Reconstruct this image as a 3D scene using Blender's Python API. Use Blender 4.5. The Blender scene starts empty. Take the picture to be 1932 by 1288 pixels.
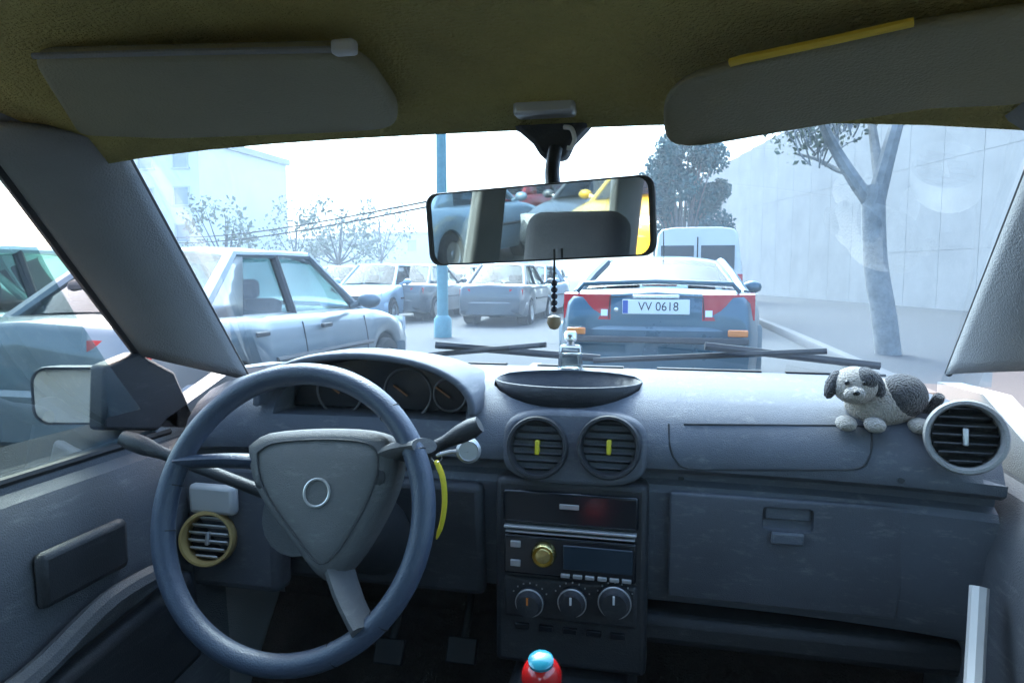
import bpy, bmesh, math, random
from mathutils import Vector, Matrix, Quaternion
R = math.radians
S = bpy.context.scene
COL = S.collection
rnd = random.Random(7)

# ------------------------------------------------------------------ camera
F = 1350.0
CAM = Vector((0.15, 0.0, 1.22))
PITCH, YAW = R(5.46), R(12.85)
cd = bpy.data.cameras.new('camera'); cam = bpy.data.objects.new('camera', cd); COL.objects.link(cam)
cam.location = CAM; cam.rotation_euler = (math.pi/2 - PITCH, 0, YAW)
cd.sensor_width = 36; cd.lens = 36*F/1932; cd.clip_start = 0.02; cd.clip_end = 3000
S.camera = cam
ROT = cam.rotation_euler.to_matrix()
# ------------------------------------------------------------------ world, sun, exposure
SUN_EL, SUN_AZ = 52, -28
w = bpy.data.worlds.new('World'); S.world = w; w.use_nodes = True
nt = w.node_tree; bg = nt.nodes['Background']
sky = nt.nodes.new('ShaderNodeTexSky'); sky.sky_type = 'NISHITA'; sky.sun_disc = False
sky.sun_elevation = R(SUN_EL); sky.sun_rotation = R(SUN_AZ); sky.dust_density = 5; sky.air_density = 1.0; sky.ozone_density = 1.0
nt.links.new(sky.outputs[0], bg.inputs[0]); bg.inputs[1].default_value = 0.15
sl = bpy.data.lights.new('sun', 'SUN'); sl.energy = 0.5; sl.angle = R(16); sl.color = (1, .96, .9)
so = bpy.data.objects.new('sun', sl); COL.objects.link(so)
_d = Vector((math.sin(R(SUN_AZ))*math.cos(R(SUN_EL)), math.cos(R(SUN_AZ))*math.cos(R(SUN_EL)), math.sin(R(SUN_EL))))
so.rotation_euler = _d.to_track_quat('Z', 'Y').to_euler()
S.view_settings.view_transform = 'Standard'; S.view_settings.look = 'None'; S.view_settings.gamma = 1
S.view_settings.exposure = 2.95
HAZE = .0026
S.cycles.use_denoising = True; S.cycles.volume_bounces = 1
S.cycles.max_bounces = 10; S.cycles.transparent_max_bounces = 24; S.cycles.diffuse_bounces = 5
S.cycles.sample_clamp_indirect = 6; S.cycles.caustics_reflective = False; S.cycles.caustics_refractive = False

# ------------------------------------------------------------------ pixel -> place helpers (only to measure real positions)
def ray(u, v): return ROT @ Vector(((u-966)/F, (644-v)/F, -1))
def atY(u, v, Y): d = ray(u, v); return CAM + d*((Y-CAM.y)/d.y)
def atX(u, v, X): d = ray(u, v); return CAM + d*((X-CAM.x)/d.x)
def atZ(u, v, Z): d = ray(u, v); return CAM + d*((Z-CAM.z)/d.z)

# ------------------------------------------------------------------ materials
MATS = {}
def mat(name, color, rough=.6, metal=0, bump=0, bscale=200, var=0, vscale=6, coat=0, spec=.5, dirt=None, sheen=0, wear=0, wcol=(.45, .44, .42)):
    if name in MATS: return MATS[name]
    m = bpy.data.materials.new(name); m.use_nodes = True; MATS[name] = m
    t = m.node_tree; b = t.nodes['Principled BSDF']
    b.inputs['Base Color'].default_value = (*color, 1); b.inputs['Roughness'].default_value = rough
    b.inputs['Metallic'].default_value = metal; b.inputs['Coat Weight'].default_value = coat
    b.inputs['Coat Roughness'].default_value = .05; b.inputs['Specular IOR Level'].default_value = spec
    b.inputs['Sheen Weight'].default_value = sheen
    tc = t.nodes.new('ShaderNodeTexCoord')
    if var:
        n = t.nodes.new('ShaderNodeTexNoise'); n.inputs['Scale'].default_value = vscale; n.inputs['Detail'].default_value = 8
        n.inputs['Roughness'].default_value = .65
        t.links.new(tc.outputs['Object'], n.inputs['Vector'])
        r = t.nodes.new('ShaderNodeValToRGB'); r.color_ramp.elements[0].position = .3; r.color_ramp.elements[1].position = .72
        c2 = dirt or color
        r.color_ramp.elements[0].color = (*[max(0, c*(1-var)) for c in c2], 1); r.color_ramp.elements[1].color = (*[min(1, c*(1+var)) for c in color], 1)
        t.links.new(n.outputs['Fac'], r.inputs[0]); t.links.new(r.outputs[0], b.inputs['Base Color'])
        mr = t.nodes.new('ShaderNodeMapRange'); mr.inputs['To Min'].default_value = max(0, rough-.12); mr.inputs['To Max'].default_value = min(1, rough+.12)
        t.links.new(n.outputs['Fac'], mr.inputs['Value']); t.links.new(mr.outputs[0], b.inputs['Roughness'])
    if wear:
        # dust specks and fine scuffs over the base colour
        mp = t.nodes.new('ShaderNodeMapping'); mp.inputs['Scale'].default_value = (3, 1.4, 9); t.links.new(tc.outputs['Object'], mp.inputs[0])
        n3 = t.nodes.new('ShaderNodeTexNoise'); n3.inputs['Scale'].default_value = 9; n3.inputs['Detail'].default_value = 12; n3.inputs['Roughness'].default_value = .78
        t.links.new(mp.outputs[0], n3.inputs['Vector'])
        r3 = t.nodes.new('ShaderNodeMapRange'); r3.inputs['From Min'].default_value = .54; r3.inputs['From Max'].default_value = .78; r3.inputs['To Max'].default_value = wear
        t.links.new(n3.outputs['Fac'], r3.inputs['Value'])
        mxc = t.nodes.new('ShaderNodeMix'); mxc.data_type = 'RGBA'
        src = b.inputs['Base Color'].links[0].from_socket if b.inputs['Base Color'].links else None
        if src: t.links.new(src, mxc.inputs[6])
        else: mxc.inputs[6].default_value = (*color, 1)
        mxc.inputs[7].default_value = (*wcol, 1)
        t.links.new(r3.outputs[0], mxc.inputs[0]); t.links.new(mxc.outputs[2], b.inputs['Base Color'])
    if bump:
        n2 = t.nodes.new('ShaderNodeTexNoise'); n2.inputs['Scale'].default_value = bscale; n2.inputs['Detail'].default_value = 4
        t.links.new(tc.outputs['Object'], n2.inputs['Vector'])
        bp = t.nodes.new('ShaderNodeBump'); bp.inputs['Strength'].default_value = bump; bp.inputs['Distance'].default_value = .01
        t.links.new(n2.outputs['Fac'], bp.inputs['Height']); t.links.new(bp.outputs[0], b.inputs['Normal'])
    return m
def glass(name, tint, refl=1.0, rough=.0, dust=0.0):
    if name in MATS: return MATS[name]
    m = bpy.data.materials.new(name); m.use_nodes = True; MATS[name] = m
    t = m.node_tree; t.nodes.remove(t.nodes['Principled BSDF']); out = t.nodes['Material Output']
    tr = t.nodes.new('ShaderNodeBsdfTransparent'); tr.inputs[0].default_value = (*tint, 1)
    gl = t.nodes.new('ShaderNodeBsdfGlossy'); gl.inputs['Roughness'].default_value = rough
    fr = t.nodes.new('ShaderNodeFresnel'); fr.inputs[0].default_value = 1.45
    mu = t.nodes.new('ShaderNodeMath'); mu.operation = 'MULTIPLY'; mu.inputs[1].default_value = refl
    mx = t.nodes.new('ShaderNodeMixShader')
    t.links.new(fr.outputs[0], mu.inputs[0]); t.links.new(mu.outputs[0], mx.inputs[0])
    t.links.new(tr.outputs[0], mx.inputs[1]); t.links.new(gl.outputs[0], mx.inputs[2])
    last = mx
    if dust:
        df = t.nodes.new('ShaderNodeBsdfDiffuse'); df.inputs[0].default_value = (.6, .6, .58, 1)
        n = t.nodes.new('ShaderNodeTexNoise'); n.inputs['Scale'].default_value = 3; n.inputs['Detail'].default_value = 9
        tc = t.nodes.new('ShaderNodeTexCoord'); t.links.new(tc.outputs['Object'], n.inputs['Vector'])
        mr = t.nodes.new('ShaderNodeMapRange'); mr.inputs['From Min'].default_value = .35; mr.inputs['From Max'].default_value = .8
        mr.inputs['To Max'].default_value = dust
        t.links.new(n.outputs['Fac'], mr.inputs['Value'])
        m2 = t.nodes.new('ShaderNodeMixShader'); t.links.new(mr.outputs[0], m2.inputs[0])
        t.links.new(mx.outputs[0], m2.inputs[1]); t.links.new(df.outputs[0], m2.inputs[2]); last = m2
    t.links.new(last.outputs[0], out.inputs[0])
    return m

LINER = mat('headliner fabric', (.50, .41, .13), .95, bump=.9, bscale=260, var=.22, vscale=5)
VISOR = mat('visor vinyl', (.29, .26, .16), .7, bump=.35, bscale=380, var=.1, vscale=5)
DASH = mat('dash plastic', (.10, .112, .135), .5, bump=.35, bscale=700, var=.14, vscale=9, wear=.45)
DASH2 = mat('lower dash plastic', (.095, .103, .122), .5, bump=.3, bscale=700, var=.12, vscale=9, wear=.35)
DARK = mat('dark plastic', (.022, .024, .028), .5, bump=.2, bscale=500, var=.2, wear=.12)
BLACK = mat('black rubber', (.012, .012, .013), .6)
GLOSSB = mat('gloss black', (.012, .014, .018), .18)
TRIM = mat('pillar trim', (.25, .25, .245), .75, bump=.3, bscale=400, var=.1)
DOORC = mat('door card', (.085, .09, .10), .65, bump=.35, bscale=500, var=.12, wear=.35)
CARPET = mat('floor carpet', (.06, .05, .042), 1, bump=1, bscale=300, var=.35, vscale=12)
SEAT = mat('seat cloth', (.10, .10, .115), .95, bump=.5, bscale=400, var=.15, sheen=.2)
CHROME = mat('chrome', (.75, .76, .78), .18, 1)
SILVER = mat('silver plastic', (.5, .5, .5), .35, .6)
LGREY = mat('pale grey plastic', (.56, .55, .53), .45, var=.05)
LEATHER = mat('wheel rim leather', (.05, .068, .105), .36, bump=.2, bscale=450, var=.12)
HUB = mat('airbag cover plastic', (.095, .097, .10), .5, bump=.35, bscale=800, var=.12, wear=.25)
MIRROR = mat('mirror glass', (.82, .85, .87), .015, 1)
WSGLASS = glass('windscreen glass', (.57, .79, .95), .13, dust=.015)
SIDEGLASS = glass('side glass', (.66, .90, .92), .5, dust=.02)

# ------------------------------------------------------------------ mesh builder
class MB:
    def __init__(s): s.bm = bmesh.new()
    def box(s, c, size, rot=None, taper=None):
        M = Matrix.Translation(Vector(c)) @ (rot.to_4x4() if rot is not None else Matrix())
        vs = []
        for z in (-.5, .5):
            k = taper if (taper and z > 0) else 1
            for x, y in ((-.5, -.5), (.5, -.5), (.5, .5), (-.5, .5)):
                vs.append(s.bm.verts.new(M @ Vector((x*size[0]*k, y*size[1]*k, z*size[2]))))
        for f in ((3, 2, 1, 0), (4, 5, 6, 7), (0, 1, 5, 4), (1, 2, 6, 5), (2, 3, 7, 6), (3, 0, 4, 7)):
            s.bm.faces.new([vs[i] for i in f])
        return s
    def grid(s, rows, closed_u=False, closed_v=False):
        """rows: list of lists of points"""
        V = [[s.bm.verts.new(Vector(p)) for p in r] for r in rows]
        n, m = len(V), len(V[0])
        for i in range(n if closed_v else n-1):
            for j in range(m if closed_u else m-1):
                a, b, c, d = V[i][j], V[i][(j+1) % m], V[(i+1) % n][(j+1) % m], V[(i+1) % n][j]
                try: s.bm.faces.new((a, b, c, d))
                except ValueError: pass
        return V
    def cap(s, ring):
        try: s.bm.faces.new(ring)
        except ValueError: pass
    def loft(s, rings, caps=True):
        V = s.grid(rings, closed_u=True)
        if caps: s.cap(V[0][::-1]); s.cap(V[-1])
        return s
    def tube(s, pts, rad, n=10, caps=True, flat=1.0, up=None):
        pts = [Vector(p) for p in pts]
        if not hasattr(rad, '__len__'): rad = [rad]*len(pts)
        rings = []; prev = None
        for i, p in enumerate(pts):
            t = (pts[min(i+1, len(pts)-1)] - pts[max(i-1, 0)]).normalized()
            if prev is None:
                a = Vector(up) if up else (Vector((0, 0, 1)) if abs(t.z) < .9 else Vector((1, 0, 0)))
                x = t.cross(a).normalized()
            else:
                x = (prev - t*prev.dot(t)).normalized()
            prev = x; y = x.cross(t)
            rings.append([p + (x*math.cos(2*math.pi*k/n) + y*math.sin(2*math.pi*k/n)*flat)*rad[i] for k in range(n)])
        return s.loft(rings, caps)
    def lathe(s, c, axis, prof, n=28, caps=True, sx=1, sy=1):
        """prof: list of (radius, height along axis)"""
        q = Vector(axis).normalized().to_track_quat('Z', 'Y'); c = Vector(c)
        rings = [[c + q @ Vector((r*sx*math.cos(2*math.pi*k/n), r*sy*math.sin(2*math.pi*k/n), h)) for k in range(n)] for r, h in prof]
        return s.loft(rings, caps)
    def torus(s, c, ax, ay, r, rt, n=64, m=14, flat=1.0):
        c = Vector(c); ax = Vector(ax); ay = Vector(ay); az = ax.cross(ay)
        rows = []
        for i in range(n):
            a = 2*math.pi*i/n; d = ax*math.cos(a) + ay*math.sin(a)
            rows.append([c + d*(r + rt*math.cos(2*math.pi*j/m)) + az*rt*flat*math.sin(2*math.pi*j/m) for j in range(m)])
        s.grid(rows, closed_u=True, closed_v=True); return s
    def prism(s, pts, vec):
        pts = [Vector(p) for p in pts]; vec = Vector(vec)
        a = [s.bm.verts.new(p) for p in pts]; b = [s.bm.verts.new(p + vec) for p in pts]
        n = len(pts)
        s.cap(a[::-1]); s.cap(b)
        for i in range(n): s.bm.faces.new((a[i], a[(i+1) % n], b[(i+1) % n], b[i]))
        return s
    def ball(s, c, r, n=12, sub=2, rot=None):
        rr = Vector(r) if hasattr(r, '__len__') else Vector((r, r, r))
        M = Matrix.Translation(Vector(c)) @ (rot.to_4x4() if rot is not None else Matrix()) @ Matrix.Diagonal((*rr, 1))
        bmesh.ops.create_icosphere(s.bm, subdivisions=sub, radius=1, matrix=M); return s
    def build(s, name, m, parent=None, smooth=True, bevel=0, seg=2, origin=None, angle=40, solid=0, subsurf=0):
        bmesh.ops.recalc_face_normals(s.bm, faces=s.bm.faces[:])
        me = bpy.data.meshes.new(name)
        off = Vector((0, 0, 0))
        if origin is not None: off = Vector(origin); s.bm.transform(Matrix.Translation(-off))
        s.bm.to_mesh(me); s.bm.free()
        me.materials.append(m)
        o = bpy.data.objects.new(name, me); COL.objects.link(o); o.location = off
        if smooth:
            for p in me.polygons: p.use_smooth = True
            try: me.set_sharp_from_angle(angle=R(angle))
            except Exception: pass
        if solid:
            k = o.modifiers.new('solid', 'SOLIDIFY'); k.thickness = solid; k.offset = 0
        if bevel:
            k = o.modifiers.new('bevel', 'BEVEL'); k.width = bevel; k.segments = seg; k.limit_method = 'ANGLE'; k.angle_limit = R(30)
            k.harden_normals = False
        if subsurf:
            k = o.modifiers.new('sub', 'SUBSURF'); k.levels = subsurf; k.render_levels = subsurf
        if parent is not None:
            o.parent = parent
        return o
def tag(o, label=None, cat=None, group=None, kind=None):
    if label: o['label'] = label
    if cat: o['category'] = cat
    if group: o['group'] = group
    if kind: o['kind'] = kind
    return o
def empty(name, loc=(0, 0, 0), rz=0):
    o = bpy.data.objects.new(name, None); COL.objects.link(o); o.location = loc; o.rotation_euler = (0, 0, rz); o.empty_display_size = .1; return o
def bake(o):
    """apply the modifiers of o"""
    dg = bpy.context.evaluated_depsgraph_get(); me = bpy.data.meshes.new_from_object(o.evaluated_get(dg))
    o.modifiers.clear(); o.data = me
def cut(o, cutters):
    for c in cutters:
        k = o.modifiers.new('cut', 'BOOLEAN'); k.operation = 'DIFFERENCE'; k.solver = 'EXACT'; k.object = c
    bake(o)
    for c in cutters: bpy.data.objects.remove(c)
    for p in o.data.polygons: p.use_smooth = True
    try: o.data.set_sharp_from_angle(angle=R(35))
    except Exception: pass
def text(s, size, m, name, loc, rot, parent, ext=.0008, align='CENTER', sx=1.0):
    cu = bpy.data.curves.new(name, 'FONT'); cu.body = s; cu.size = size; cu.extrude = ext; cu.align_x = align; cu.align_y = 'CENTER'
    cu.materials.append(m); o = bpy.data.objects.new(name, cu); COL.objects.link(o)
    me = bpy.data.meshes.new_from_object(o.evaluated_get(bpy.context.evaluated_depsgraph_get())); bpy.data.objects.remove(o)
    o = bpy.data.objects.new(name, me); COL.objects.link(o)
    o.location = loc; o.rotation_euler = rot; o.scale = (sx, 1, 1); o.parent = parent; return o
def lerp(a, b, t): return a + (b-a)*t
def interp(tab, x):
    if x <= tab[0][0]: return tab[0][1]
    for (x0, y0), (x1, y1) in zip(tab, tab[1:]):
        if x <= x1: return y0 + (y1-y0)*(x-x0)/(x1-x0)
    return tab[-1][1]
def spline(pts, n=8):
    pts = [Vector(p) for p in pts]; out = []
    for i in range(len(pts)-1):
        p0, p1, p2, p3 = pts[max(i-1, 0)], pts[i], pts[i+1], pts[min(i+2, len(pts)-1)]
        for k in range(n):
            t = k/n
            out.append(.5*((2*p1) + (-p0+p2)*t + (2*p0-5*p1+4*p2-p3)*t*t + (-p0+3*p1-3*p2+p3)*t**3))
    out.append(pts[-1]); return out

# ================================================================== THE STREET
ASPH = mat('asphalt', (.062, .065, .068), .85, bump=.6, bscale=60, var=.18, vscale=.8)
MB().grid([[(-400, -150, 0), (400, -150, 0)], [(-400, 900, 0), (400, 900, 0)]])
g = MB(); g.grid([[(x, y, 0) for x in (-500, -60, -20, 20, 60, 500)] for y in (-200, -40, 0, 40, 120, 900)])
tag(g.build('ground', ASPH), kind='structure')
# pavement along the right with a kerb
PAVE = mat('pavement', (.040, .043, .05), .9, bump=.4, bscale=40, var=.12, vscale=1.2)
KERB = mat('kerb stone', (.11, .11, .115), .85, bump=.3, bscale=60, var=.12, vscale=3)
edge = spline([(2.35, -12, 0), (2.35, 2, 0), (2.3, 10, 0), (1.9, 20, 0), (.6, 32, 0), (-2.5, 44, 0)], 6)
p = MB(); p.grid([[Vector((e.x+.16, e.y, .13)), Vector((e.x+7, e.y+2.5, .13))] for e in edge]); tag(p.build('pavement', PAVE), kind='structure')
p = MB(); rings = [[Vector((e.x+a, e.y, b)) for a, b in ((0, -.05), (0, .11), (.02, .134), (.16, .134), (.16, -.05))] for e in edge]
p.loft(rings); tag(p.build('kerb', KERB), kind='structure')
# lane marking
LINE = mat('road paint', (.30, .29, .26), .8, var=.2, vscale=4)
p = MB()
for k in range(14):
    y = -6 + k*4.5; c = [(-1.72, y), (-1.60, y), (-1.60, y+2.0), (-1.72, y+2.0)]
    p.grid([[(c[0][0], y, .004), (c[1][0], y, .004)], [(c[3][0], y+2, .004), (c[2][0], y+2, .004)]])
tag(p.build('lane_marking', LINE), kind='structure')

# ---- long concrete wall on the right
CONC = mat('wall concrete', (.28, .28, .275), .9, bump=.5, bscale=14, var=.16, vscale=.7, wear=.25, wcol=(.22, .22, .21))
def build_wall():
    wl = MB()
    P = lambda t, z, o=0: Vector((2.4+2.95*t + o*.966, 45-11*t + o*.259, z))
    H = lambda t: 7.4 + .35*math.sin(t*1.3)
    ts = [-.6 + i*.155 for i in range(28)]
    for i in range(len(ts)-1):
        a, b = ts[i], ts[i+1]; g_ = .0007
        h = (H(a)+H(b))/2
        for z0, z1 in ((0, 1.9), (1.912, 4.6), (4.612, h)):
            q = [P(a+g_, z0), P(b-g_, z0), P(b-g_, z1), P(a+g_, z1)]
            wl.prism(q, P(0, 0, .3)-P(0, 0, 0))
    # recessed body behind the panels and coping
    q = [P(ts[0], 0, .014), P(ts[-1], 0, .014), P(ts[-1], 7.0, .014), P(ts[0], 7.0, .014)]
    wl.prism(q, P(0, 0, .22)-P(0, 0, 0))
    o = wl.build('concrete_wall', CONC, smooth=False)
    tag(o, 'long tall pale concrete panel wall along the right side of the road', 'wall')
build_wall()

# ---- trees
BARK = mat('bark', (.16, .155, .15), .95, bump=1, bscale=30, var=.25, vscale=5)
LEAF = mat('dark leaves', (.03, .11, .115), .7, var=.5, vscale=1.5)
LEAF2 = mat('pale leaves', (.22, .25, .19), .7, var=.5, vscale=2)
def leaves(mb, centers, n, size, r):
    for i in range(n):
        c, rad = r.choice(centers)
        d = Vector((r.gauss(0, 1), r.gauss(0, 1), r.gauss(0, 1))); d.normalize(); d *= rad*r.random()**.45
        p = c + d; s_ = size*r.uniform(.5, 1.3)
        q = Quaternion((r.gauss(0, 1), r.gauss(0, 1), r.gauss(0, 1), r.gauss(0, 1))); q.normalize()
        V = [mb.bm.verts.new(p + q @ Vector(v)*s_) for v in ((-.5, 0, 0), (0, -.28, .06), (.5, 0, 0), (0, .28, .06))]
        mb.bm.faces.new(V)
def tree(name, label, base, height, spread, seed, leafm, n, lsize, group=None, trunk_r=.18, gaps=9, low=.35):
    r = random.Random(seed); root = empty(name, base); tag(root, label, 'tree', group)
    t = MB(); top = Vector((r.uniform(-.3, .3), r.uniform(-.3, .3), height*.75))
    t.tube(spline([(0, 0, -.1), (r.uniform(-.1, .1), 0, height*.3), top]), [lerp(trunk_r, trunk_r*.3, k/16) for k in range(17)], 10)
    cs = []
    for i in range(gaps):
        a = r.uniform(0, 6.283); hz = r.uniform(low, .95); rr = spread*(1-abs(hz-.6)*1.1)*r.uniform(.45, 1)
        c = Vector((math.cos(a)*rr, math.sin(a)*rr, height*hz)); cs.append((c, spread*r.uniform(.22, .42)))
        t.tube(spline([(0, 0, height*low*.8), c*.5 + Vector((0, 0, height*.12)), c], 4), [trunk_r*.4*(1-k/10) for k in range(9)], 6)
    t.build('trunk', BARK, root)
    L = MB(); leaves(L, cs, n, lsize, r); L.build('crown', leafm, root, smooth=False)
    return root
g0 = atY(1285, 550, 30)
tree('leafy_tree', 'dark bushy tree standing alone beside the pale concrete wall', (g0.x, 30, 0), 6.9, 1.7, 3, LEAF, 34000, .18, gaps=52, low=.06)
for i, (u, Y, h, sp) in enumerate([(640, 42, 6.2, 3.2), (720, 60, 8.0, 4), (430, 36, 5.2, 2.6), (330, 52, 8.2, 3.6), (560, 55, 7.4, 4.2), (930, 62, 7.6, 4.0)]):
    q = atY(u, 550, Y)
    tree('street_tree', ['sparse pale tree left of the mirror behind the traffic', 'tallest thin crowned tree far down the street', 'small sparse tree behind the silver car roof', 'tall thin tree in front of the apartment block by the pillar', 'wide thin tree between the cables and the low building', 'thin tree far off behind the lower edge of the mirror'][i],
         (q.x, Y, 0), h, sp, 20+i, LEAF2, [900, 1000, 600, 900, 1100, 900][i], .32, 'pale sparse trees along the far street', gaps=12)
# pollarded tree on the pavement, right
def pollard():
    b = atZ(1672, 668, .13); root = empty('bare_tree', (b.x, b.y, .13)); tag(root, 'bare forked grey tree on the pavement in front of the concrete wall', 'tree')
    Y = b.y
    def L(u, v, dy=0): return atY(u, v, Y+dy) - Vector((b.x, b.y, .13))
    t = MB()
    t.tube(spline([L(1678, 690), L(1668, 600), L(1652, 500), L(1648, 400), L(1650, 350)], 6), [lerp(.165, .14, k/24) for k in range(25)], 14)
    def br(pts, r0, r1):
        s_ = spline([L(*p_) for p_ in pts], 6); t.tube(s_, [lerp(r0, r1, k/(len(s_)-1)) for k in range(len(s_))], 8)
    br([(1650, 390), (1668, 320), (1690, 240), (1720, 140, .5), (1735, 40, .9)], .125, .05)
    br([(1648, 390), (1612, 340), (1575, 280), (1545, 215, -.3), (1520, 120, -.5)], .105, .04)
    br([(1660, 340), (1650, 270, .4), (1640, 180, .8), (1645, 60, 1)], .08, .03)
    br([(1600, 322), (1578, 320, .3), (1540, 300, .5), (1500, 290, .7)], .05, .015)
    br([(1575, 280), (1580, 230, .4), (1600, 170, .5)], .05, .02)
    br([(1690, 240), (1730, 210, .3), (1780, 150, .4), (1810, 60, .5)], .05, .02)
    br([(1556, 240), (1520, 226, .3), (1470, 230, .5)], .035, .012)
    r = random.Random(5)
    for i in range(60):
        u0, v0 = r.choice([(1520, 260), (1560, 235), (1600, 240), (1700, 215), (1545, 300)]); s_ = [(u0+r.uniform(-20, 20), v0+r.uniform(-20, 20), r.uniform(0, .5))]
        a = r.uniform(-2.6, -.5)
        for k in range(3): s_.append((s_[-1][0]+28*math.cos(a), s_[-1][1]+28*math.sin(a), s_[-1][2])); a += r.uniform(-.5, .5)
        br(s_, .014, .004)
    t.build('trunk', mat('grey bark', (.26, .26, .25), .95, bump=1, bscale=22, var=.3, vscale=6), root)
    Lf = MB(); cs = [(L(u, v, d), rr) for u, v, d, rr in ((1515, 255, .5, .45), (1555, 230, .3, .4), (1600, 225, .6, .4), (1480, 225, .6, .4), (1560, 130, .3, .7), (1660, 60, .8, .8), (1760, 120, .5, .6))]
    leaves(Lf, cs, 1100, .09, r); Lf.build('crown', LEAF2, root, smooth=False)
pollard()

# ---- buildings far off
def block(name, label, u0, u1, Y, h, depth, colr, floors, bays, rot=0):
    a, b = atY(u0, 550, Y), atY(u1, 550, Y); wd = b.x-a.x
    root = empty(name, ((a.x+b.x)/2, Y+depth/2, 0), rot); tag(root, label, 'building', 'pale buildings behind the traffic')
    m = mat('render '+name+label[:9], colr, .9, var=.06, vscale=.3)
    MB().box((0, 0, h/2), (wd, depth, h)).build('wall', m, root, smooth=False)
    MB().box((0, 0, h+.25), (wd+.5, depth+.5, .5)).build('roof', mat('roof slab', (.45, .44, .43), .9), root, smooth=False)
    WF = mat('window frame', (.6, .6, .6), .6); WG = mat('far window', (.34, .38, .42), .12)
    for i in range(floors):
        for j in range(bays):
            x = (j+.5)/bays*wd - wd/2; z = (i+.55)/floors*h; sw, sh = wd/bays*.42, h/floors*.5
            f = MB()
            f.box((x, -depth/2-.03, z+sh/2), (sw+.2, .1, .12)).box((x, -depth/2-.03, z-sh/2), (sw+.3, .16, .12))
            f.box((x-sw/2, -depth/2-.03, z), (.1, .1, sh-.13)).box((x+sw/2, -depth/2-.03, z), (.1, .1, sh-.13))
            f = f.build('window', WF, root, smooth=False)
            MB().box((x, -depth/2-.012, z), (sw-.1, .02, sh-.12)).build('pane', WG, f, smooth=False)
block('apartment_block', 'pale tall apartment block behind the left windscreen pillar', 130, 384, 46, 10.6, 12, (.82, .83, .84), 4, 4)
block('low_building', 'low white building behind the silver car', 400, 620, 75, 4.6, 10, (.7, .69, .66), 1, 5)
block('low_building', 'wide pale two storey building at the end of the street', 640, 1010, 105, 7, 14, (.68, .68, .66), 2, 9)

# ---- lamp pole and cables
TEAL = mat('teal paint', (.10, .27, .30), .5, var=.2)
def pole():
    b = atY(835, 560, 13); root = empty('lamp_pole', (b.x, 13, 0)); tag(root, 'pale teal lamp pole left of the rear view mirror', 'street lamp')
    t = MB(); t.tube([(0, 0, -.05), (0, 0, 3), (0, 0, 7)], [.11, .10, .075], 14); t.lathe((0, 0, 0), (0, 0, 1), [(.17, 0), (.17, .35), (.11, .42)], 14)
    t.build('pole', TEAL, root)
    t = MB(); t.tube(spline([(0, 0, 6.9), (.3, .1, 7.4), (1.2, .3, 7.6)], 6), .04, 8); t.build('arm', TEAL, root)
    t = MB(); t.ball((1.5, .36, 7.58), (.38, .14, .08)); t.build('lamp_head', LGREY, root)
    return b
pb = pole()
for k, (za, zb) in enumerate(((0, 0), (.26, .22))):
    A = atY(300, 458, 30) + Vector((0, 0, za)); B = Vector((pb.x, 13.0, 0)) ; B.z = atY(835, 385, 13).z + zb*.45
    pts = [A.lerp(B, t/16) - Vector((0, 0, math.sin(math.pi*t/16)*.25)) for t in range(17)]
    t = MB(); t.tube(pts, .02, 6)
    tag(t.build('overhead_cable', BLACK), ['lower overhead cable from the lamp pole to the apartment block', 'upper overhead cable from the lamp pole to the apartment block'][k], 'cable', 'overhead cables left of the mirror')

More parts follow.
